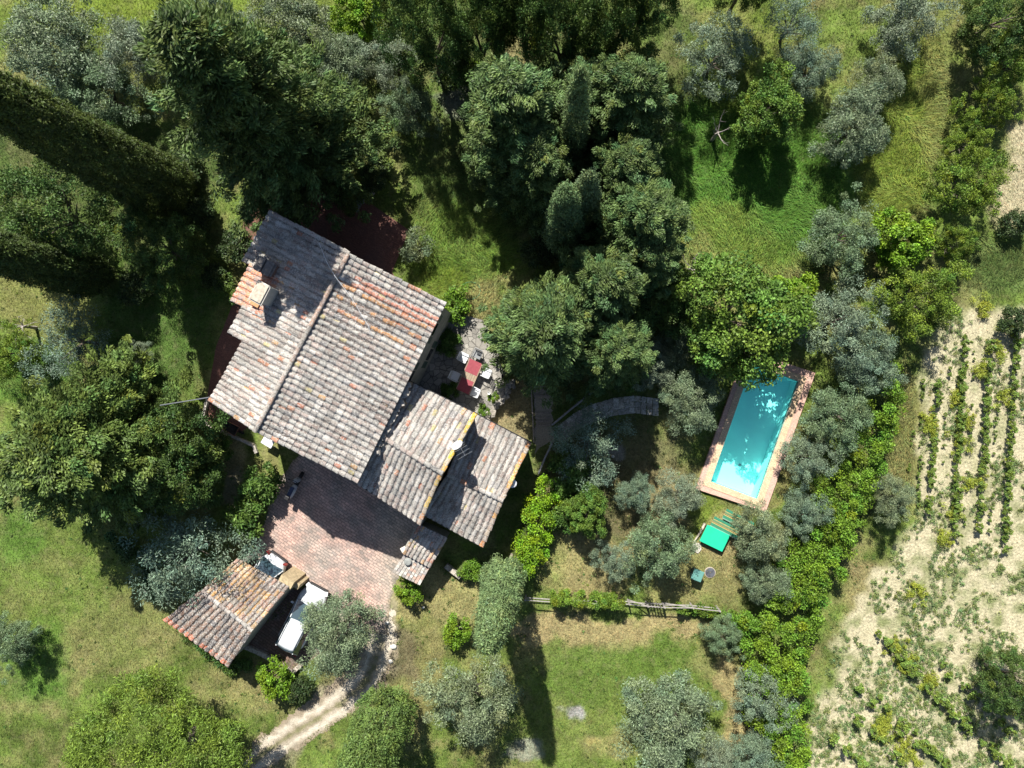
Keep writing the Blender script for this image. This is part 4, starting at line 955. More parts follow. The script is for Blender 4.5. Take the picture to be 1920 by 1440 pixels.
yl = [(1845, 580), (1893, 617), (1840, 690), (1868, 660), (1745, 790), (1790, 740), (1802, 830), (1825, 900), (1750, 800), (1788, 960), (1660, 1370), (1690, 1400), (1680, 1210), (1700, 1240), (1720, 1110), (1740, 1280), (1650, 1345), (1710, 1420), (1815, 790), (1885, 745), (1770, 1015)]
C = []; r = []
for x, y in yl:
    for _ in range(16):
        p = P(x + rng.normal() * 9, y + rng.normal() * 9, .2); C.append((p.x, p.y, .22)); r.append(rng.uniform(.12, .26))
me = fol('yellow_weeds', np.array(C), np.array(r), 60, (.27, .31, .04), .16, .03, cvar=.12, flat=1, shell=.1, hue=.04)
tag(link('yellow_weeds', me, M_leaf), 'tufts of yellow flowering weeds between the vine rows', 'weeds', kind='stuff')

# ------------------------------------------------------------------ grass
NOGRASS = [[(468, 1045), (520, 930), (480, 850), (640, 830), (790, 960), (790, 1000), (745, 1090), (730, 1190), (600, 1110), (500, 1130), (420, 1100)],
           [(480, 330), (700, 385), (765, 430), (735, 510), (830, 600), (962, 722), (915, 782), (1000, 830), (905, 1030), (785, 1000), (640, 900), (378, 790), (405, 650), (500, 400)],
           [(1398, 656), (1529, 699), (1436, 960), (1305, 917)], [(600, 1120), (742, 1120), (742, 1200), (690, 1310), (585, 1372), (480, 1460), (440, 1460), (530, 1350), (640, 1265), (440, 1200)],
           [(730, 1060), (850, 1000), (800, 1110), (735, 1080)], [(1000, 722), (1036, 722), (1036, 830), (1003, 850)]]
def grass(n, lo, hi, wid, seed, area=None, lean=(.5, 1.2), name='grass', swirl=False, bright=1.0, label=''):
    g = np.random.default_rng(seed); x = g.uniform(-40, 1960, n); y = g.uniform(-40, 1480, n); keep = np.ones(n, bool)
    for q in NOGRASS: keep &= polyd(x, y, q) > 2
    fd = polyd(x, y, FIELD); keep &= (fd > 0) | (g.random(n) < .12)
    if area is not None: keep &= area(x, y, g)
    x, y = x[keep], y[keep]; n = len(x); a_, b_ = (x - 960) / F, (720 - y) / F
    dx, dz = a_ * cT - sT, -a_ * sT - cT; k = -H / dz; X = dx * k; Y = b_ * k
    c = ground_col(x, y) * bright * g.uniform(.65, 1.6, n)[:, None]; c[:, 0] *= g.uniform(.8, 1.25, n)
    an = g.uniform(0, 6.283, n)
    if swirl: an = 6.283 * 1.5 * fbm(X / 3.5 + 9, Y / 3.5, 2, 3) + g.normal(size=n) * .6
    L_ = g.uniform(lo, hi, n); ln = g.uniform(*lean, n); w = wid * g.uniform(.7, 1.4, n)
    dirx, diry = np.cos(an), np.sin(an); hx = dirx * L_ * np.sin(ln); hy = diry * L_ * np.sin(ln); hz = L_ * np.cos(ln)
    sx, sy = -diry * w / 2, dirx * w / 2
    a = np.stack([X + sx, Y + sy, np.zeros(n)], 1); b = np.stack([X - sx, Y - sy, np.zeros(n)], 1)
    m1 = np.stack([X + hx * .5 - sx * .8, Y + hy * .5 - sy * .8, hz * .65], 1); m2 = np.stack([X + hx * .5 + sx * .8, Y + hy * .5 + sy * .8, hz * .65], 1)
    t = np.stack([X + hx, Y + hy, hz * .95], 1)
    co = np.stack([a, b, m1, m2, t], 1).reshape(-1, 3); base = np.arange(n)[:, None] * 5
    idx = np.concatenate([base + np.array([[0, 1, 2, 3]]), base + np.array([[3, 2, 4]])], 1); 
    me = npmesh(name, co, np.tile([4, 3], n), idx.ravel(), np.repeat(c, 5, axis=0))
    tag(link(name, me, M_grass), label, 'grass', kind='stuff')
grass(520000, .07, .19, .022, 1, name='lawn_grass', bright=1.05, label='short dry and green grass of the lawns around the house')
def meadow(x, y, g):
    q = np.minimum.reduce([ell(x, y, 1340, 330, 130, 210), ell(x, y, 1480, 360, 110, 190), ell(x, y, 1690, 250, 80, 240, 8), ell(x, y, 870, 440, 90, 180), ell(x, y, 1860, 490, 80, 50), ell(x, y, 1430, 480, 130, 50), ell(x, y, 1690, 830, 30, 160), ell(x, y, 60, 700, 70, 60)])
    return (q < 1) & (g.random(len(x)) < 1.0)
grass(520000, .2, .5, .022, 2, meadow, (.7, 1.3), 'meadow_grass', True, 1.15, 'long wind-combed green grass of the meadow under the olives')

n = 5200; wx = rng.uniform(-30, 1720, n); wy = rng.uniform(0, 1470, n); kp = np.ones(n, bool)
for q in NOGRASS: kp &= polyd(wx, wy, q) > 5
kp &= (polyd(wx, wy, FIELD) > 5) & (fbm(wx / 60, wy / 60, 3, 1) + .15 * rng.random(n) > .53); wx, wy = wx[kp], wy[kp]
C = np.array([tuple(P(a, b, 0))[:2] + (.03,) for a, b in zip(wx, wy)]); r = rng.uniform(.05, .2, len(C)); gcw = ground_col(wx, wy).mean(1)
me = fol('lawn_weeds', C, r, 16, (.075, .135, .025), .12, .035, cvar=.3, lvar=.3, flat=.4, shell=.1, hue=.15)
tag(link('lawn_weeds', me, M_leaf), 'low leafy weeds dotted through the dry lawns', 'weeds', kind='stuff')
# ------------------------------------------------------------------ vehicles
def loft(m, stations, close=True, col=None):
    n = len(stations[0]); vs = [p for s in stations for p in s]; fs = []
    for i in range(len(stations) - 1):
        for k in range(n - 1): fs.append((i * n + k, i * n + k + 1, (i + 1) * n + k + 1, (i + 1) * n + k))
    if close: fs += [tuple(range(n))[::-1], tuple((len(stations) - 1) * n + k for k in range(n))]
    return m.add(vs, fs, col)
def car(px, py, rz, L_, Wd, Ht, label, hood=.26, boot=.06, zref=1.2, rear=.26):
    p = P(px, py, zref); r = empty('parked_car', (p.x, p.y, .012), label, 'car', rz, 'white cars parked by the garage')
    h = L_ / 2; w = Wd / 2; belt = .92 if Ht < 1.55 else 1.0; m = MB(); st = []
    for f in sorted(list(np.linspace(0, 1, 15)) + [.02, .045, .955, .98]):
        x = -h + L_ * f; e = min(f, 1 - f) * L_; rw = w * (1 - .42 * max(0, 1 - e / .75) ** 2)
        if f > 1 - hood: top = belt - .22 * ((f - (1 - hood)) / hood) ** 1.6
        elif f < boot: top = belt - .10 * (1 - f / boot)
        else: top = belt
        lo = .22 + .12 * max(0, 1 - e / .3)
        st.append([(x, -rw * .9, lo), (x, -rw, lo + .18), (x, -rw, top * .72), (x, -rw * .95, top * .93), (x, -rw * .78, top), (x, 0, top + .035), (x, rw * .78, top), (x, rw * .95, top * .93), (x, rw, top * .72), (x, rw, lo + .18), (x, rw * .9, lo)])
    st = [[(x - math.copysign(.26, x) * (abs(y) / w) ** 2 * max(0, 1 - (h - abs(x)) / .9), y, z) for x, y, z in q] for q in st]
    loft(m, st); m.build('body', M_paintw, r, 0, True)
    # glasshouse
    x0 = -h + boot * L_ + .02; x1 = h - hood * L_ + .10; t0 = x0 + rear; t1 = x1 - .98
    m = MB(); st = []
    for x, zt, ww in ((x0, belt - .02, .80), (t0, Ht - .06, .64), (t0 + .3, Ht - .03, .66), ((t0 + t1) / 2, Ht - .015, .67), (t1 - .2, Ht - .03, .66), (t1, Ht - .06, .64), (x1, belt - .02, .80)):
        lowx = x; st.append([(x, -w * .90, belt - .03), (x, -w * ww, zt), (x, 0, zt + (.02 if zt > belt else 0)), (x, w * ww, zt), (x, w * .90, belt - .03)])
    loft(m, st); m.build('window_glass', M_wind, r, 0, False)
    m = MB(); st = []
    for k, x in enumerate(np.linspace(t0 - .03, t1 + .05, 9)):
        f = k / 8; e = 1 - .12 * (abs(2 * f - 1) ** 4); zt = Ht - .035 + .03 * (1 - (2 * f - 1) ** 2)
        st.append([(x, -w * .68 * e, zt - .025), (x, -w * .62 * e, zt + .012), (x, -w * .35, zt + .03), (x, 0, zt + .036), (x, w * .35, zt + .03), (x, w * .62 * e, zt + .012), (x, w * .68 * e, zt - .025)])
    st = [[(xx - math.copysign(.13, xx - (t0 + t1) / 2) * (abs(y) / w) ** 2 * 2 * abs(2 * k / 8 - 1) ** 3, y, z) for xx, y, z in q] for k, q in enumerate(st)]
    loft(m, st); m.build('roof_panel', M_paintw, r, 0, True)
    for s in (-1, 1):
        for xa, xb in ((x1 - .03, t1), (x0 + .03, t0)):
            MB().tube([(xa, s * w * .86, belt - .01), (xb, s * w * .65, Ht - .045)], .035, 5).build('pillar', M_paintw, r)
        MB().tube([((t0 + t1) / 2, s * w * .895, belt - .01), ((t0 + t1) / 2, s * w * .67, Ht - .03)], .03, 5).build('pillar', M_dark, r)
        MB().box((x1 - .35, s * (w + .09), belt + .03), (.12, .2, .13)).build('mirror', M_paintw, r, .03)
        MB().box((h - .16, s * w * .66, .66), (.28, .34, .13), s * -.35).build('headlight', M_lamp, r, .03)
        MB().box((-h + .08, s * w * .72, .78), (.10, .24, .3), s * .3).build('taillight', M_redlamp, r, .02)
        for x in (-h * .60, h * .64):
            wv = MB()
            for k in range(1): 
                n = 18; vs = []; 
                for yy in (-.1, .1):
                    for q in range(n): a = 2 * math.pi * q / n; vs.append((x + math.cos(a) * .31, s * (w - .1) + yy, .31 + math.sin(a) * .31))
                wv.add(vs, [(q, (q + 1) % n, n + (q + 1) % n, n + q) for q in range(n)] + [tuple(range(n)), tuple(range(n, 2 * n))[::-1]])
            wh = wv.build('wheel', M_tyre, r, .02)
            rm = MB(); vs = []
            for yy in (.0, s * .03):
                for q in range(12): a = 2 * math.pi * q / 12; vs.append((x + math.cos(a) * .2, s * (w - .1) + s * .09 + yy, .31 + math.sin(a) * .2))
            rm.add(vs, [(q, (q + 1) % 12, 12 + (q + 1) % 12, 12 + q) for q in range(12)] + [tuple(range(12, 24))]); rm.build('rim', M_metal, wh)
    MB().box((h - .04, 0, .42), (.12, Wd * .72, .2)).build('bumper', M_dark, r, .03); MB().box((-h + .05, 0, .42), (.12, Wd * .7, .2)).build('bumper', M_dark, r, .03)
    for s in (-1, 1): MB().tube([(t0 + .05, s * w * .6, Ht), (t0 + .12, s * w * .6, Ht + .03), (t1 - .1, s * w * .6, Ht + .03), (t1 - .03, s * w * .6, Ht)], .018, 5).build('roof_rail', M_dark, r)
    MB().tube([(x1 + .02, -w * .78, belt + .012), (x1 + .05, 0, belt + .03), (x1 + .02, w * .78, belt + .012)], .014, 4).build('cowl', M_dark, r)
    for s in (-.3, .25): MB().tube([(x1 - .06, s, belt + .0), (x1 - .30, s + .35, belt + .19)], .012, 4).build('wiper', M_dark, r)
car(561, 1166, ang(.46, -.89), 4.45, 1.78, 1.52, 'white estate car parked beside the garage partly under an olive', .27, .03)
car(483, 1096, ang(-.57, .82), 3.9, 1.82, 1.46, 'white hatchback with its tail sticking out from under the garage roof', .24, .10, 1.2, .62)

# scooter
sp = P(553, 911, .5); sco = empty('motor_scooter', (sp.x, sp.y, .012), 'dark scooter with silver trim parked in the house shade on the courtyard', 'scooter', ang(22, -44))
M_navy = mat('navy_paint', (.02, .03, .07), .3, coat=.4); M_silver = mat('silver_paint', (.5, .52, .56), .3)
m = MB(); st = []
for x, w, zt in ((-.85, .08, .62), (-.7, .16, .76), (-.4, .19, .80), (-.1, .17, .74), (.05, .12, .5)):
    st.append([(x, -w, .4), (x, -w, zt - .08), (x, -w * .6, zt - .02), (x, 0, zt), (x, w * .6, zt - .02), (x, w, zt - .08), (x, w, .4)])
loft(m, st); m.build('body', M_silver, sco, 0, True)
m = MB().box((-.36, 0, .81), (.68, .26, .09)); m.build('seat', M_navy, sco, .04, seg=3)
MB().box((.22, 0, .32), (.5, .3, .07)).build('footboard', M_dark, sco, .02)
m = MB(); st = []
for z, w, x in ((.3, .16, .5), (.6, .2, .48), (.9, .17, .42), (1.02, .1, .4)): st.append([(x - .05, -w, z), (x + .06, -w * .6, z), (x + .1, 0, z), (x + .06, w * .6, z), (x - .05, w, z)])
loft(m, st); m.build('leg_shield', M_silver, sco, 0, True)
MB().tube([(.36, -.34, 1.02), (.42, -.1, 1.05), (.42, .1, 1.05), (.36, .34, 1.02)], .022, 6).build('handlebar', M_dark, sco)
MB().tube([(.45, 0, .95), (.68, 0, .25)], .04, 6).build('fork', M_metal, sco)
for s in (-1, 1): m = MB().tube([(.42, s * .2, 1.05), (.40, s * .3, 1.2)], .008, 4); m.box((.4, s * .33, 1.22), (.03, .12, .09)); m.build('mirror', M_dark, sco)
for x in (-.62, .7):
    n = 16; vs = [(x + math.cos(2 * math.pi * q / n) * .24, yy, .24 + math.sin(2 * math.pi * q / n) * .24) for yy in (-.06, .06) for q in range(n)]
    MB().add(vs, [(q, (q + 1) % n, n + (q + 1) % n, n + q) for q in range(n)] + [tuple(range(n)), tuple(range(n, 2 * n))[::-1]]).build('wheel', M_tyre, sco, .02)
MB().box((-.78, 0, .9), (.26, .3, .2)).build('top_box', M_dark, sco, .04)

# ------------------------------------------------------------------ garden furniture and small things
# green cover, bin, manhole
gp_ = P(1340, 1009, .38); gt = empty('green_cover', (gp_.x, gp_.y, 0), 'bright green rounded rectangular cover on a low box below the striped sun beds', 'cover', ang(.88, .42))
MB().box((0, 0, .19), (1.38, .98, .38)).build('box', mat('cover_box', (.06, .09, .08), .8), gt, .08)
m = MB().box((0, 0, .40), (1.52, 1.12, .06)); m.build('lid', mat('green_lid', (.015, .46, .25), .5, noise=.06, nscale=2), gt, .1, seg=4)
bp_ = P(1308, 1079, .8); bn = empty('green_bin', (bp_.x, bp_.y, 0), 'teal green square waste bin beside the round black drain cover', 'bin', ang(.9, .35))
MB().box((0, 0, .38), (.5, .5, .76), taper=1.12).build('body', mat('bin_dark', (.03, .06, .055), .6), bn, .03); MB().box((0, 0, .80), (.64, .66, .06)).build('lid', mat('bin_lid', (.10, .24, .21), .5), bn, .03)
MB().box((0, .0, .85), (.05, .05, .04)).build('knob', M_dark, bn)
mp_ = P(1331, 1073, 0); mh = empty('drain_cover', (mp_.x, mp_.y, 0), 'round black drain cover with a pale rim set in the dry lawn', 'drain cover')
MB().lathe([(.34, 0), (.34, .05), (.30, .06)], 28).build('rim', mat('rim_concrete', (.33, .29, .24), .9), mh); MB().lathe([(.295, .0), (.295, .07), (.27, .078)], 28).build('lid', mat('black_lid', (.07, .075, .09), .6, noise=.4, nscale=5), mh)
def lounger(px, py, label):
    p = P(px, py, .35); r = empty('sun_lounger', (p.x, p.y, 0), label, 'sun lounger', ang(.88, .45), 'striped sun loungers')
    m = MB(); cs = [(.03, .17, .10), (.03, .17, .10), (.42, .39, .15), (.10, .20, .11), (.33, .24, .09), (.42, .39, .15), (.03, .17, .10), (.03, .17, .10), (.15, .26, .20)]
    for k, c in enumerate(cs): m.box((0, .33 - (k + .5) * .66 / 9, .36), (1.85, .66 / 9 * (.55 if c[0] > .3 else 1.15), .06 + .004 * (k % 2)), 0, c)
    m.build('cushion', M_attr, r, .01)
    MB().box((0, 0, .30), (1.8, .6, .04)).build('frame', M_white, r)
    for sx in (-.75, .75):
        for sy in (-.26, .26): MB().box((sx, sy, .14), (.05, .05, .28)).build('leg', M_white, r)
lounger(1361, 990, 'green and yellow striped sun lounger right behind the green cover'); lounger(1384, 976, 'green and yellow striped sun lounger nearer the pool, mostly under the olive')
sl = P(1305, 1027, .05); tag(MB().prism([(sl.x + a, sl.y + b) for a, b in ((-.32, -.1), (-.1, .33), (.3, .25), (.33, -.12), (.12, -.36))], 0, .08, (.42, .39, .34)).build('stone_slab', M_stone, None, .02), 'pale broken stone slab beside the green cover', 'stone')
a = P(1322, 981, .1); b = P(1300, 1018, .1); tag(MB().tube([a, a.lerp(b, .5) + Vector((.06, .05, .02)), b], [.09, .07, .04], 8, (.40, .36, .29)).build('fallen_log', M_stone), 'pale fallen log leading to the stone slab', 'log')
# patio pots
for (x, y, lab, rr, c) in ((949, 706, 'black pot with a small green shrub on the patio edge', .26, (.02, .02, .02)), (917, 737, 'small white round pot beside the patio planters', .1, (.6, .6, .58))):
    p = P(x, y, zp + .2); o = empty('plant_pot', (p.x, p.y, zp), lab, 'pot')
    MB().lathe([(rr * .7, 0), (rr, .3), (rr * 1.05, .34), (rr * .9, .34), (rr * .85, .28)], 18, col=c).build('pot', M_attr, o)
    if rr > .2: link('foliage', PROTO['bush'][0][0], None, o).scale = (.28, .28, .3); o.children[-1].location = (0, 0, .3)
# dishes and antenna
def dish(px, py, z, r_, az, el, label, pole_from=None):
    p = P(px, py, z); o = empty('satellite_dish', p, label, 'satellite dish', az)
    m = MB(); n = 20; vs = [(0, 0, 0)]; fs = []
    for k in (1, 2, 3):
        for q in range(n): a = 2 * math.pi * q / n; rr = r_ * k / 3; vs.append((.12 * (k / 3) ** 2 * r_ * 2, math.cos(a) * rr, math.sin(a) * rr * 1.08))
    fs += [(0, 1 + q, 1 + (q + 1) % n) for q in range(n)]
    for k in range(2): fs += [(1 + k * n + q, 1 + (k + 1) * n + q, 1 + (k + 1) * n + (q + 1) % n, 1 + k * n + (q + 1) % n) for q in range(n)]
    M_ = Matrix.Rotation(-el, 3, 'Y'); m.add([M_ @ Vector(v) for v in vs], fs); d = m.build('reflector', M_white, o, 0, True); sd = d.modifiers.new('s', 'SOLIDIFY'); sd.thickness = .015
    MB().tube([M_ @ Vector((0, 0, -r_ * .9)), M_ @ Vector((r_ * 1.2, 0, -.05))], .012, 5).build('feed_arm', M_metal, o); MB().box(M_ @ Vector((r_ * 1.2, 0, 0)), (.1, .06, .06)).build('receiver', M_dark, o)
    MB().tube([(-.03, 0, 0), (-.08, 0, -1.1)], .02, 6).build('mast', M_metal, o)
dish(858, 836, 5.9, .33, ang(-.5, -.85), .55, 'white satellite dish on the lichen covered edge of the middle wing')
dish(960, 906, 2.9, .26, ang(.8, .5), 1.35, 'small round white dish beside the far wing eave')
ap = P(864, 838, 6.5); an = empty('tv_antenna', (ap.x, ap.y, 4.5), 'thin metal television antenna beside the dish on the wing roof', 'antenna')
MB().tube([(0, 0, 0), (0, 0, 2.3)], .018, 6).build('mast', M_metal, an); d = Vector((.86, .5, 0)); e = Vector((-.5, .86, 0))
MB().tube([Vector((0, 0, 2.2)) - e * .5, Vector((0, 0, 2.2)) + e * .6], .012, 5).build('boom', M_metal, an)
for k in range(6): q = Vector((0, 0, 2.2)) + e * (-.5 + k * .21); MB().tube([q - d * (.45 - k * .04), q + d * (.45 - k * .04)], .009, 4).build('element', M_metal, an)
# cables lying on roof, overhead line
def onroof(px, py, z): return P(px, py, z)
tag(MB().tube([onroof(598, 455, 7.55), onroof(612, 490, 7.85), onroof(628, 518, 8.3), onroof(660, 560, 7.85), onroof(690, 610, 7.3), onroof(697, 628, 7.1)], .012, 4, (.5, .5, .5)).build('roof_cable', M_white), 'thin pale cable lying over the main roof ridge', 'cable')
tag(MB().tube([P(392, 745, 6.7), P(350, 752, 6.9), P(300, 760, 7.1)], .028, 5, (.4, .4, .4)).build('overhead_cable', M_metal), 'taut grey cable running from the house corner into the dark trees', 'cable')
# fence with gate
fpts = [(985, 1125), (1050, 1130), (1120, 1132), (1180, 1133), (1215, 1137), (1247, 1139), (1300, 1140), (1350, 1146)]
fb = P(1100, 1132, 0); fen = empty('wooden_fence', (fb.x, fb.y, 0), 'low rustic pole fence crossing the lawn either side of the gate', 'fence')
off = Vector((fb.x, fb.y, 0)); M_pole = mat('grey_pole', (.24, .225, .21), .85, noise=.25)
for (a, b) in ((0, 1), (1, 2), (2, 3), (3, 4), (5, 6), (6, 7)):
    A, B = P(*fpts[a], .95) - off, P(*fpts[b], .95) - off
    MB().tube([A, A.lerp(B, .5) + Vector((0, 0, .03)), B], .035, 6).build('rail', M_pole, fen); MB().tube([A - Vector((0, 0, .45)), B - Vector((0, 0, .5))], .04, 6).build('rail', M_pole, fen)
    if a in (3, 5): MB().tube([A - Vector((0, 0, .9)), B], .035, 6).build('brace', M_pole, fen)
for q in fpts: A = P(*q, .95) - off; MB().tube([(A.x, A.y, -.1), (A.x, A.y, 1.02)], .055, 6).build('post', M_pole, fen)
ga, gb = P(1217, 1137, .95), P(1245, 1139, .95); gt_ = empty('garden_gate', (ga.x, ga.y, 0), 'small open-barred wooden gate in the lawn fence', 'gate', 0); D = gb - ga
for z in (.95, .35): MB().tube([(0, 0, z), (D.x, D.y, z)], .035, 6).build('crossbar', M_pole, gt_)
for k in range(6): t = k / 5; MB().tube([(D.x * t, D.y * t, .15), (D.x * t, D.y * t, 1.05)], .03, 6).build('bar', M_pole, gt_)
# steps and handrails
def rail(pts, label, h=.95):
    w = [P(*q, h) for q in pts]; o = empty('handrail', (w[0].x, w[0].y, 0), label, 'handrail'); of = Vector((w[0].x, w[0].y, 0)); M_ = mat('rail_wood', (.26, .25, .25), .8, noise=.2)
    MB().tube([q - of for q in w], .06, 6).build('rail', M_, o)
    L_ = sum((w[i + 1] - w[i]).length for i in range(len(w) - 1)); n = max(2, int(L_ / 1.3))
    for i in range(n + 1):
        t = i / n * (len(w) - 1); k = min(int(t), len(w) - 2); q = w[k].lerp(w[k + 1], t - k) - of; MB().tube([(q.x, q.y, -.05), (q.x, q.y, h)], .05, 6).build('post', M_, o)
rail([(1035, 797), (1072, 766), (1142, 710)], 'long grey wooden handrail rising from the steps towards the conifers')
rail([(1035, 832), (1022, 858), (1010, 888)], 'short wooden handrail beside the far wing corner')
stp = [(1001, 732, 1032, 728), (1001, 742, 1030, 742), (1003, 775, 1032, 774), (1003, 784, 1031, 783), (1004, 791, 1030, 789), (1004, 799, 1032, 796), (1037, 806, 1037, 830), (1045, 806, 1049, 830), (1052, 804, 1062, 826)]
o0 = P(1015, 780, 0); ss = empty('timber_steps', (o0.x, o0.y, 0), 'flight of timber-edged earth steps between patio and handrail', 'steps')
for x0, y0, x1, y1 in stp:
    A, B = P(x0, y0, .1), P(x1, y1, .1); c = (A + B) / 2; MB().box(Vector((c.x - o0.x, c.y - o0.y, .06)), ((B - A).length, .09, .14), math.atan2(B.y - A.y, B.x - A.x)).build('step', M_wood, ss)
A, B = P(999, 725, .1), P(1004, 830, .1); c = (A + B) / 2; MB().box(Vector((c.x - o0.x - .1, c.y - o0.y, .07)), ((B - A).length, .08, .16), math.atan2(B.y - A.y, B.x - A.x)).build('edge_board', M_wood, ss)
# curved stone path
random.seed(9); mm = MB()
arc = [(1048, 815), (1080, 790), (1110, 775), (1150, 763), (1190, 758), (1235, 764)]
for i in range(len(arc) - 1):
    for k in range(4):
        t = (k + .5) / 4; x = arc[i][0] + (arc[i + 1][0] - arc[i][0]) * t; y = arc[i][1] + (arc[i + 1][1] - arc[i][1]) * t; rz = ang(arc[i + 1][0] - arc[i][0], arc[i + 1][1] - arc[i][1])
        for s in (-1, 0, 1):
            p = P(x, y + s * 11, 0); mm.box(Vector((p.x, p.y, .02)), (.34, .36, .06), rz + random.uniform(-.15, .15), vary((.38, .36, .32), .7, 1.2, random))
tag(mm.build('stone_path', M_stone, None, .02), 'curved path of grey stone slabs in the shade between handrail and pool', 'path', kind='structure')
# stone bench, rocks, lamp
for i, (x, y, s, lab) in enumerate(((737, 1213, .22, 'larger white rock on the drive verge'), (732, 1241, .17, 'smaller white rock on the drive verge'), (725, 1168, .16, 'white rock at the corner of the brick courtyard'), (793, 1140, .1, 'small pale rock in the shrub shade'), (1149, 856, .12, 'small white ball lamp on the shaded lawn'), (702, 352, .2, 'upper pale stone of the short row by the terrace'), (697, 362, .2, 'lower pale stone of the short row by the terrace'))):
    p = P(x, y, .1); m = MB(); g = random.Random(i); vs = []; n = 9
    prof = [(.7, 0), (1, .25), (.85, .6), (.4, .8)]
    for r_, z in prof:
        for q in range(n): a = 2 * math.pi * q / n; k = g.uniform(.8, 1.15) if i != 4 else 1; vs.append((p.x + math.cos(a) * r_ * s * k, p.y + math.sin(a) * r_ * s * k * .75, z * s * (1 if i != 4 else 1.6)))
    m.add(vs, [(a * n + q, a * n + (q + 1) % n, (a + 1) * n + (q + 1) % n, (a + 1) * n + q) for a in range(3) for q in range(n)] + [tuple(3 * n + q for q in range(n))], (.55, .53, .48) if i != 5 and i != 6 else (.32, .32, .3))
    tag(m.build('garden_lamp' if i == 4 else 'rock', M_stone), lab, 'lamp' if i == 4 else 'rock')
p = P(672, 384, .4); o = empty('stone_bench', (p.x, p.y, 0), 'dark stone bench at the upper corner of the shaded terrace', 'bench', ang(.5, -.85))
MB().box((0, 0, .43), (.95, .38, .08)).build('seat', mat('bench_stone', (.14, .15, .16), .8, noise=.2), o, .02)
for s in (-.3, .3): MB().box((s, 0, .2), (.12, .3, .39)).build('leg', mat('bench_leg', (.14, .15, .16), .8), o)
# garden hose ring
hp_ = P(882, 545, .05); tag(MB().tube([(hp_.x + math.cos(a) * .62, hp_.y + math.sin(a) * .55, .06) for a in np.linspace(.3, 6.4, 24)], .018, 5, (.10, .26, .14)).build('garden_hose', M_attr), 'green garden hose lying in a loop on the dry grass', 'hose')
# wheelbarrow by the west terrace
p = P(433, 802, .5); o = empty('wheelbarrow', (p.x, p.y, 0), 'dark wheelbarrow with rusty rim beside the house gable', 'wheelbarrow', ang(.86, .48))
m = MB(); vs = [(-.45, -.28, .6), (.5, -.33, .6), (.5, .33, .6), (-.45, .28, .6), (-.3, -.2, .3), (.25, -.2, .3), (.25, .2, .3), (-.3, .2, .3)]
m.add(vs, [(4, 5, 6, 7), (0, 1, 5, 4), (1, 2, 6, 5), (2, 3, 7, 6), (3, 0, 4, 7)], (.03, .03, .03)); t_ = m.build('tray', M_attr, o); t_.modifiers.new('s', 'SOLIDIFY').thickness = .02
MB().tube([vs[0], vs[1], vs[2], vs[3], vs[0]], .02, 5, (.35, .16, .10)).build('tray_rim', M_attr, o)
for s in (-1, 1): MB().tube([(.4, s * .1, .2), (-.4, s * .25, .35), (-1.0, s * .3, .55)], .02, 5).build('handle', M_dark, o); MB().tube([(-.3, s * .22, .32), (-.35, s * .24, 0)], .018, 5).build('leg', M_dark, o)
n = 14; vs = [(.62 + math.cos(2 * math.pi * q / n) * .18, yy, .18 + math.sin(2 * math.pi * q / n) * .18) for yy in (-.04, .04) for q in range(n)]
MB().add(vs, [(q, (q + 1) % n, n + (q + 1) % n, n + q) for q in range(n)] + [tuple(range(n)), tuple(range(n, 2 * n))[::-1]]).build('wheel', M_tyre, o)
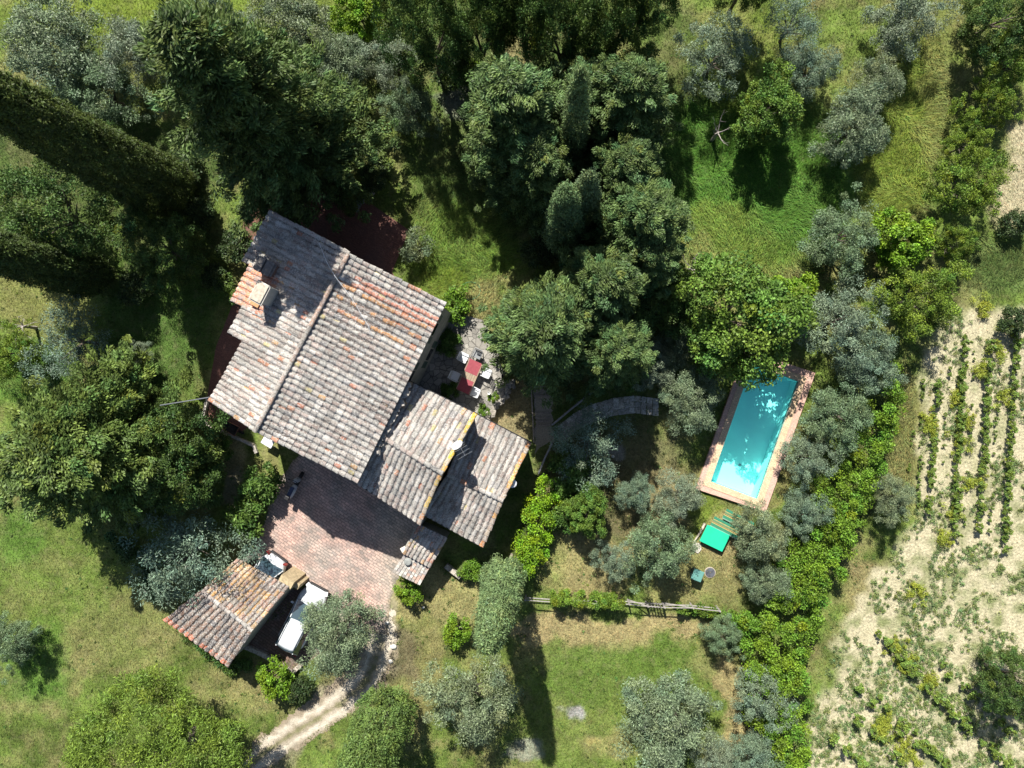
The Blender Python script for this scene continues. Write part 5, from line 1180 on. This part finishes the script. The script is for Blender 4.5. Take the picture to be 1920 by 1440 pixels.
# white table by the gable, stone bed, kerb, rubble
p = P(502, 829, .7); o = empty('side_table', (p.x, p.y, 0), 'white rectangular table half hidden below the main roof eave', 'table', ang(.86, .5))
MB().box((0, 0, .7), (.75, .5, .04)).build('tabletop', M_white, o, .01)
for sx in (-.32, .32):
    for sy in (-.2, .2): MB().box((sx, sy, .34), (.04, .04, .68)).build('leg', M_white, o)
def stonewall(pts, h, label, name, th=.28, col=(.34, .31, .27), n=14, seed=1):
    g = random.Random(seed); m = MB()
    for (x0, y0), (x1, y1) in zip(pts[:-1], pts[1:]):
        A, B = P(x0, y0, h), P(x1, y1, h); rz = math.atan2(B.y - A.y, B.x - A.x); L_ = (B - A).length; k = max(2, int(L_ / .3))
        for i in range(k):
            q = A.lerp(B, (i + .5) / k); m.box(Vector((q.x, q.y, h / 2 + g.uniform(-.02, .02))), (L_ / k * .98, th * g.uniform(.85, 1.1), h), rz + g.uniform(-.05, .05), vary(col, .75, 1.15, g))
    return tag(m.build(name, M_stone, None, .02), label, 'wall')
stonewall([(835, 1061), (863, 1084)], .4, 'low rough stone wall of the planting bed below the far wing', 'low_wall', seed=2)
stonewall([(440, 1205), (500, 1232), (545, 1264), (563, 1248)], .3, 'low stone kerb wall behind the parked estate car', 'low_wall', seed=3)
stonewall([(388, 745), (378, 790), (420, 812), (474, 835), (480, 850)], .25, 'pale low wall around the corner of the west terrace', 'low_wall', .2, (.42, .38, .33), seed=4)
stonewall([(960, 1040), (935, 1090), (930, 1110)], .35, 'low mossy wall running down from the far wing to the cypress', 'low_wall', .15, (.20, .18, .14), seed=5)
# bare dead tree at left edge
def dead(px, py, h, label, n=7, spread=1.5):
    p = P(px, py, h * .6); o = empty('dead_tree', (p.x, p.y, 0), label, 'dead tree', 0); g = random.Random(int(px)); m = MB(); m.tube([(0, 0, -.1), (.05, 0, h * .4)], [.12, .08], 6); m.build('trunk', M_deadwood, o); m = MB()
    for i in range(n):
        a = 6.28 * i / n + g.uniform(-.3, .3); q = [Vector((.05, 0, h * .38))]; d = Vector((math.cos(a), math.sin(a), .9))
        for k in range(4): q.append(q[-1] + d.normalized() * spread * .28); d += Vector((g.uniform(-.6, .6), g.uniform(-.6, .6), g.uniform(-.3, .3)))
        m.tube(q, [.035, .026, .018, .011, .005], 5)
        for k in (2, 3):
            e = d + Vector((g.uniform(-1, 1), g.uniform(-1, 1), .2)); m.tube([q[k], q[k] + e.normalized() * spread * .3], [.011, .003], 4)
    m.build('branches', M_deadwood, o)
dead(25, 610, 3.2, 'bare pale dead tree at the left edge'); dead(1350, 240, 3.4, 'bare twisted dead tree beside the leafy meadow tree', 5, 1.2); dead(1300, 500, 2.5, 'bare grey thicket tree at the edge of the long grass', 9, 1.2)
print('objects', len(bpy.data.objects), 'polys', sum(len(m.polygons) for m in bpy.data.meshes))
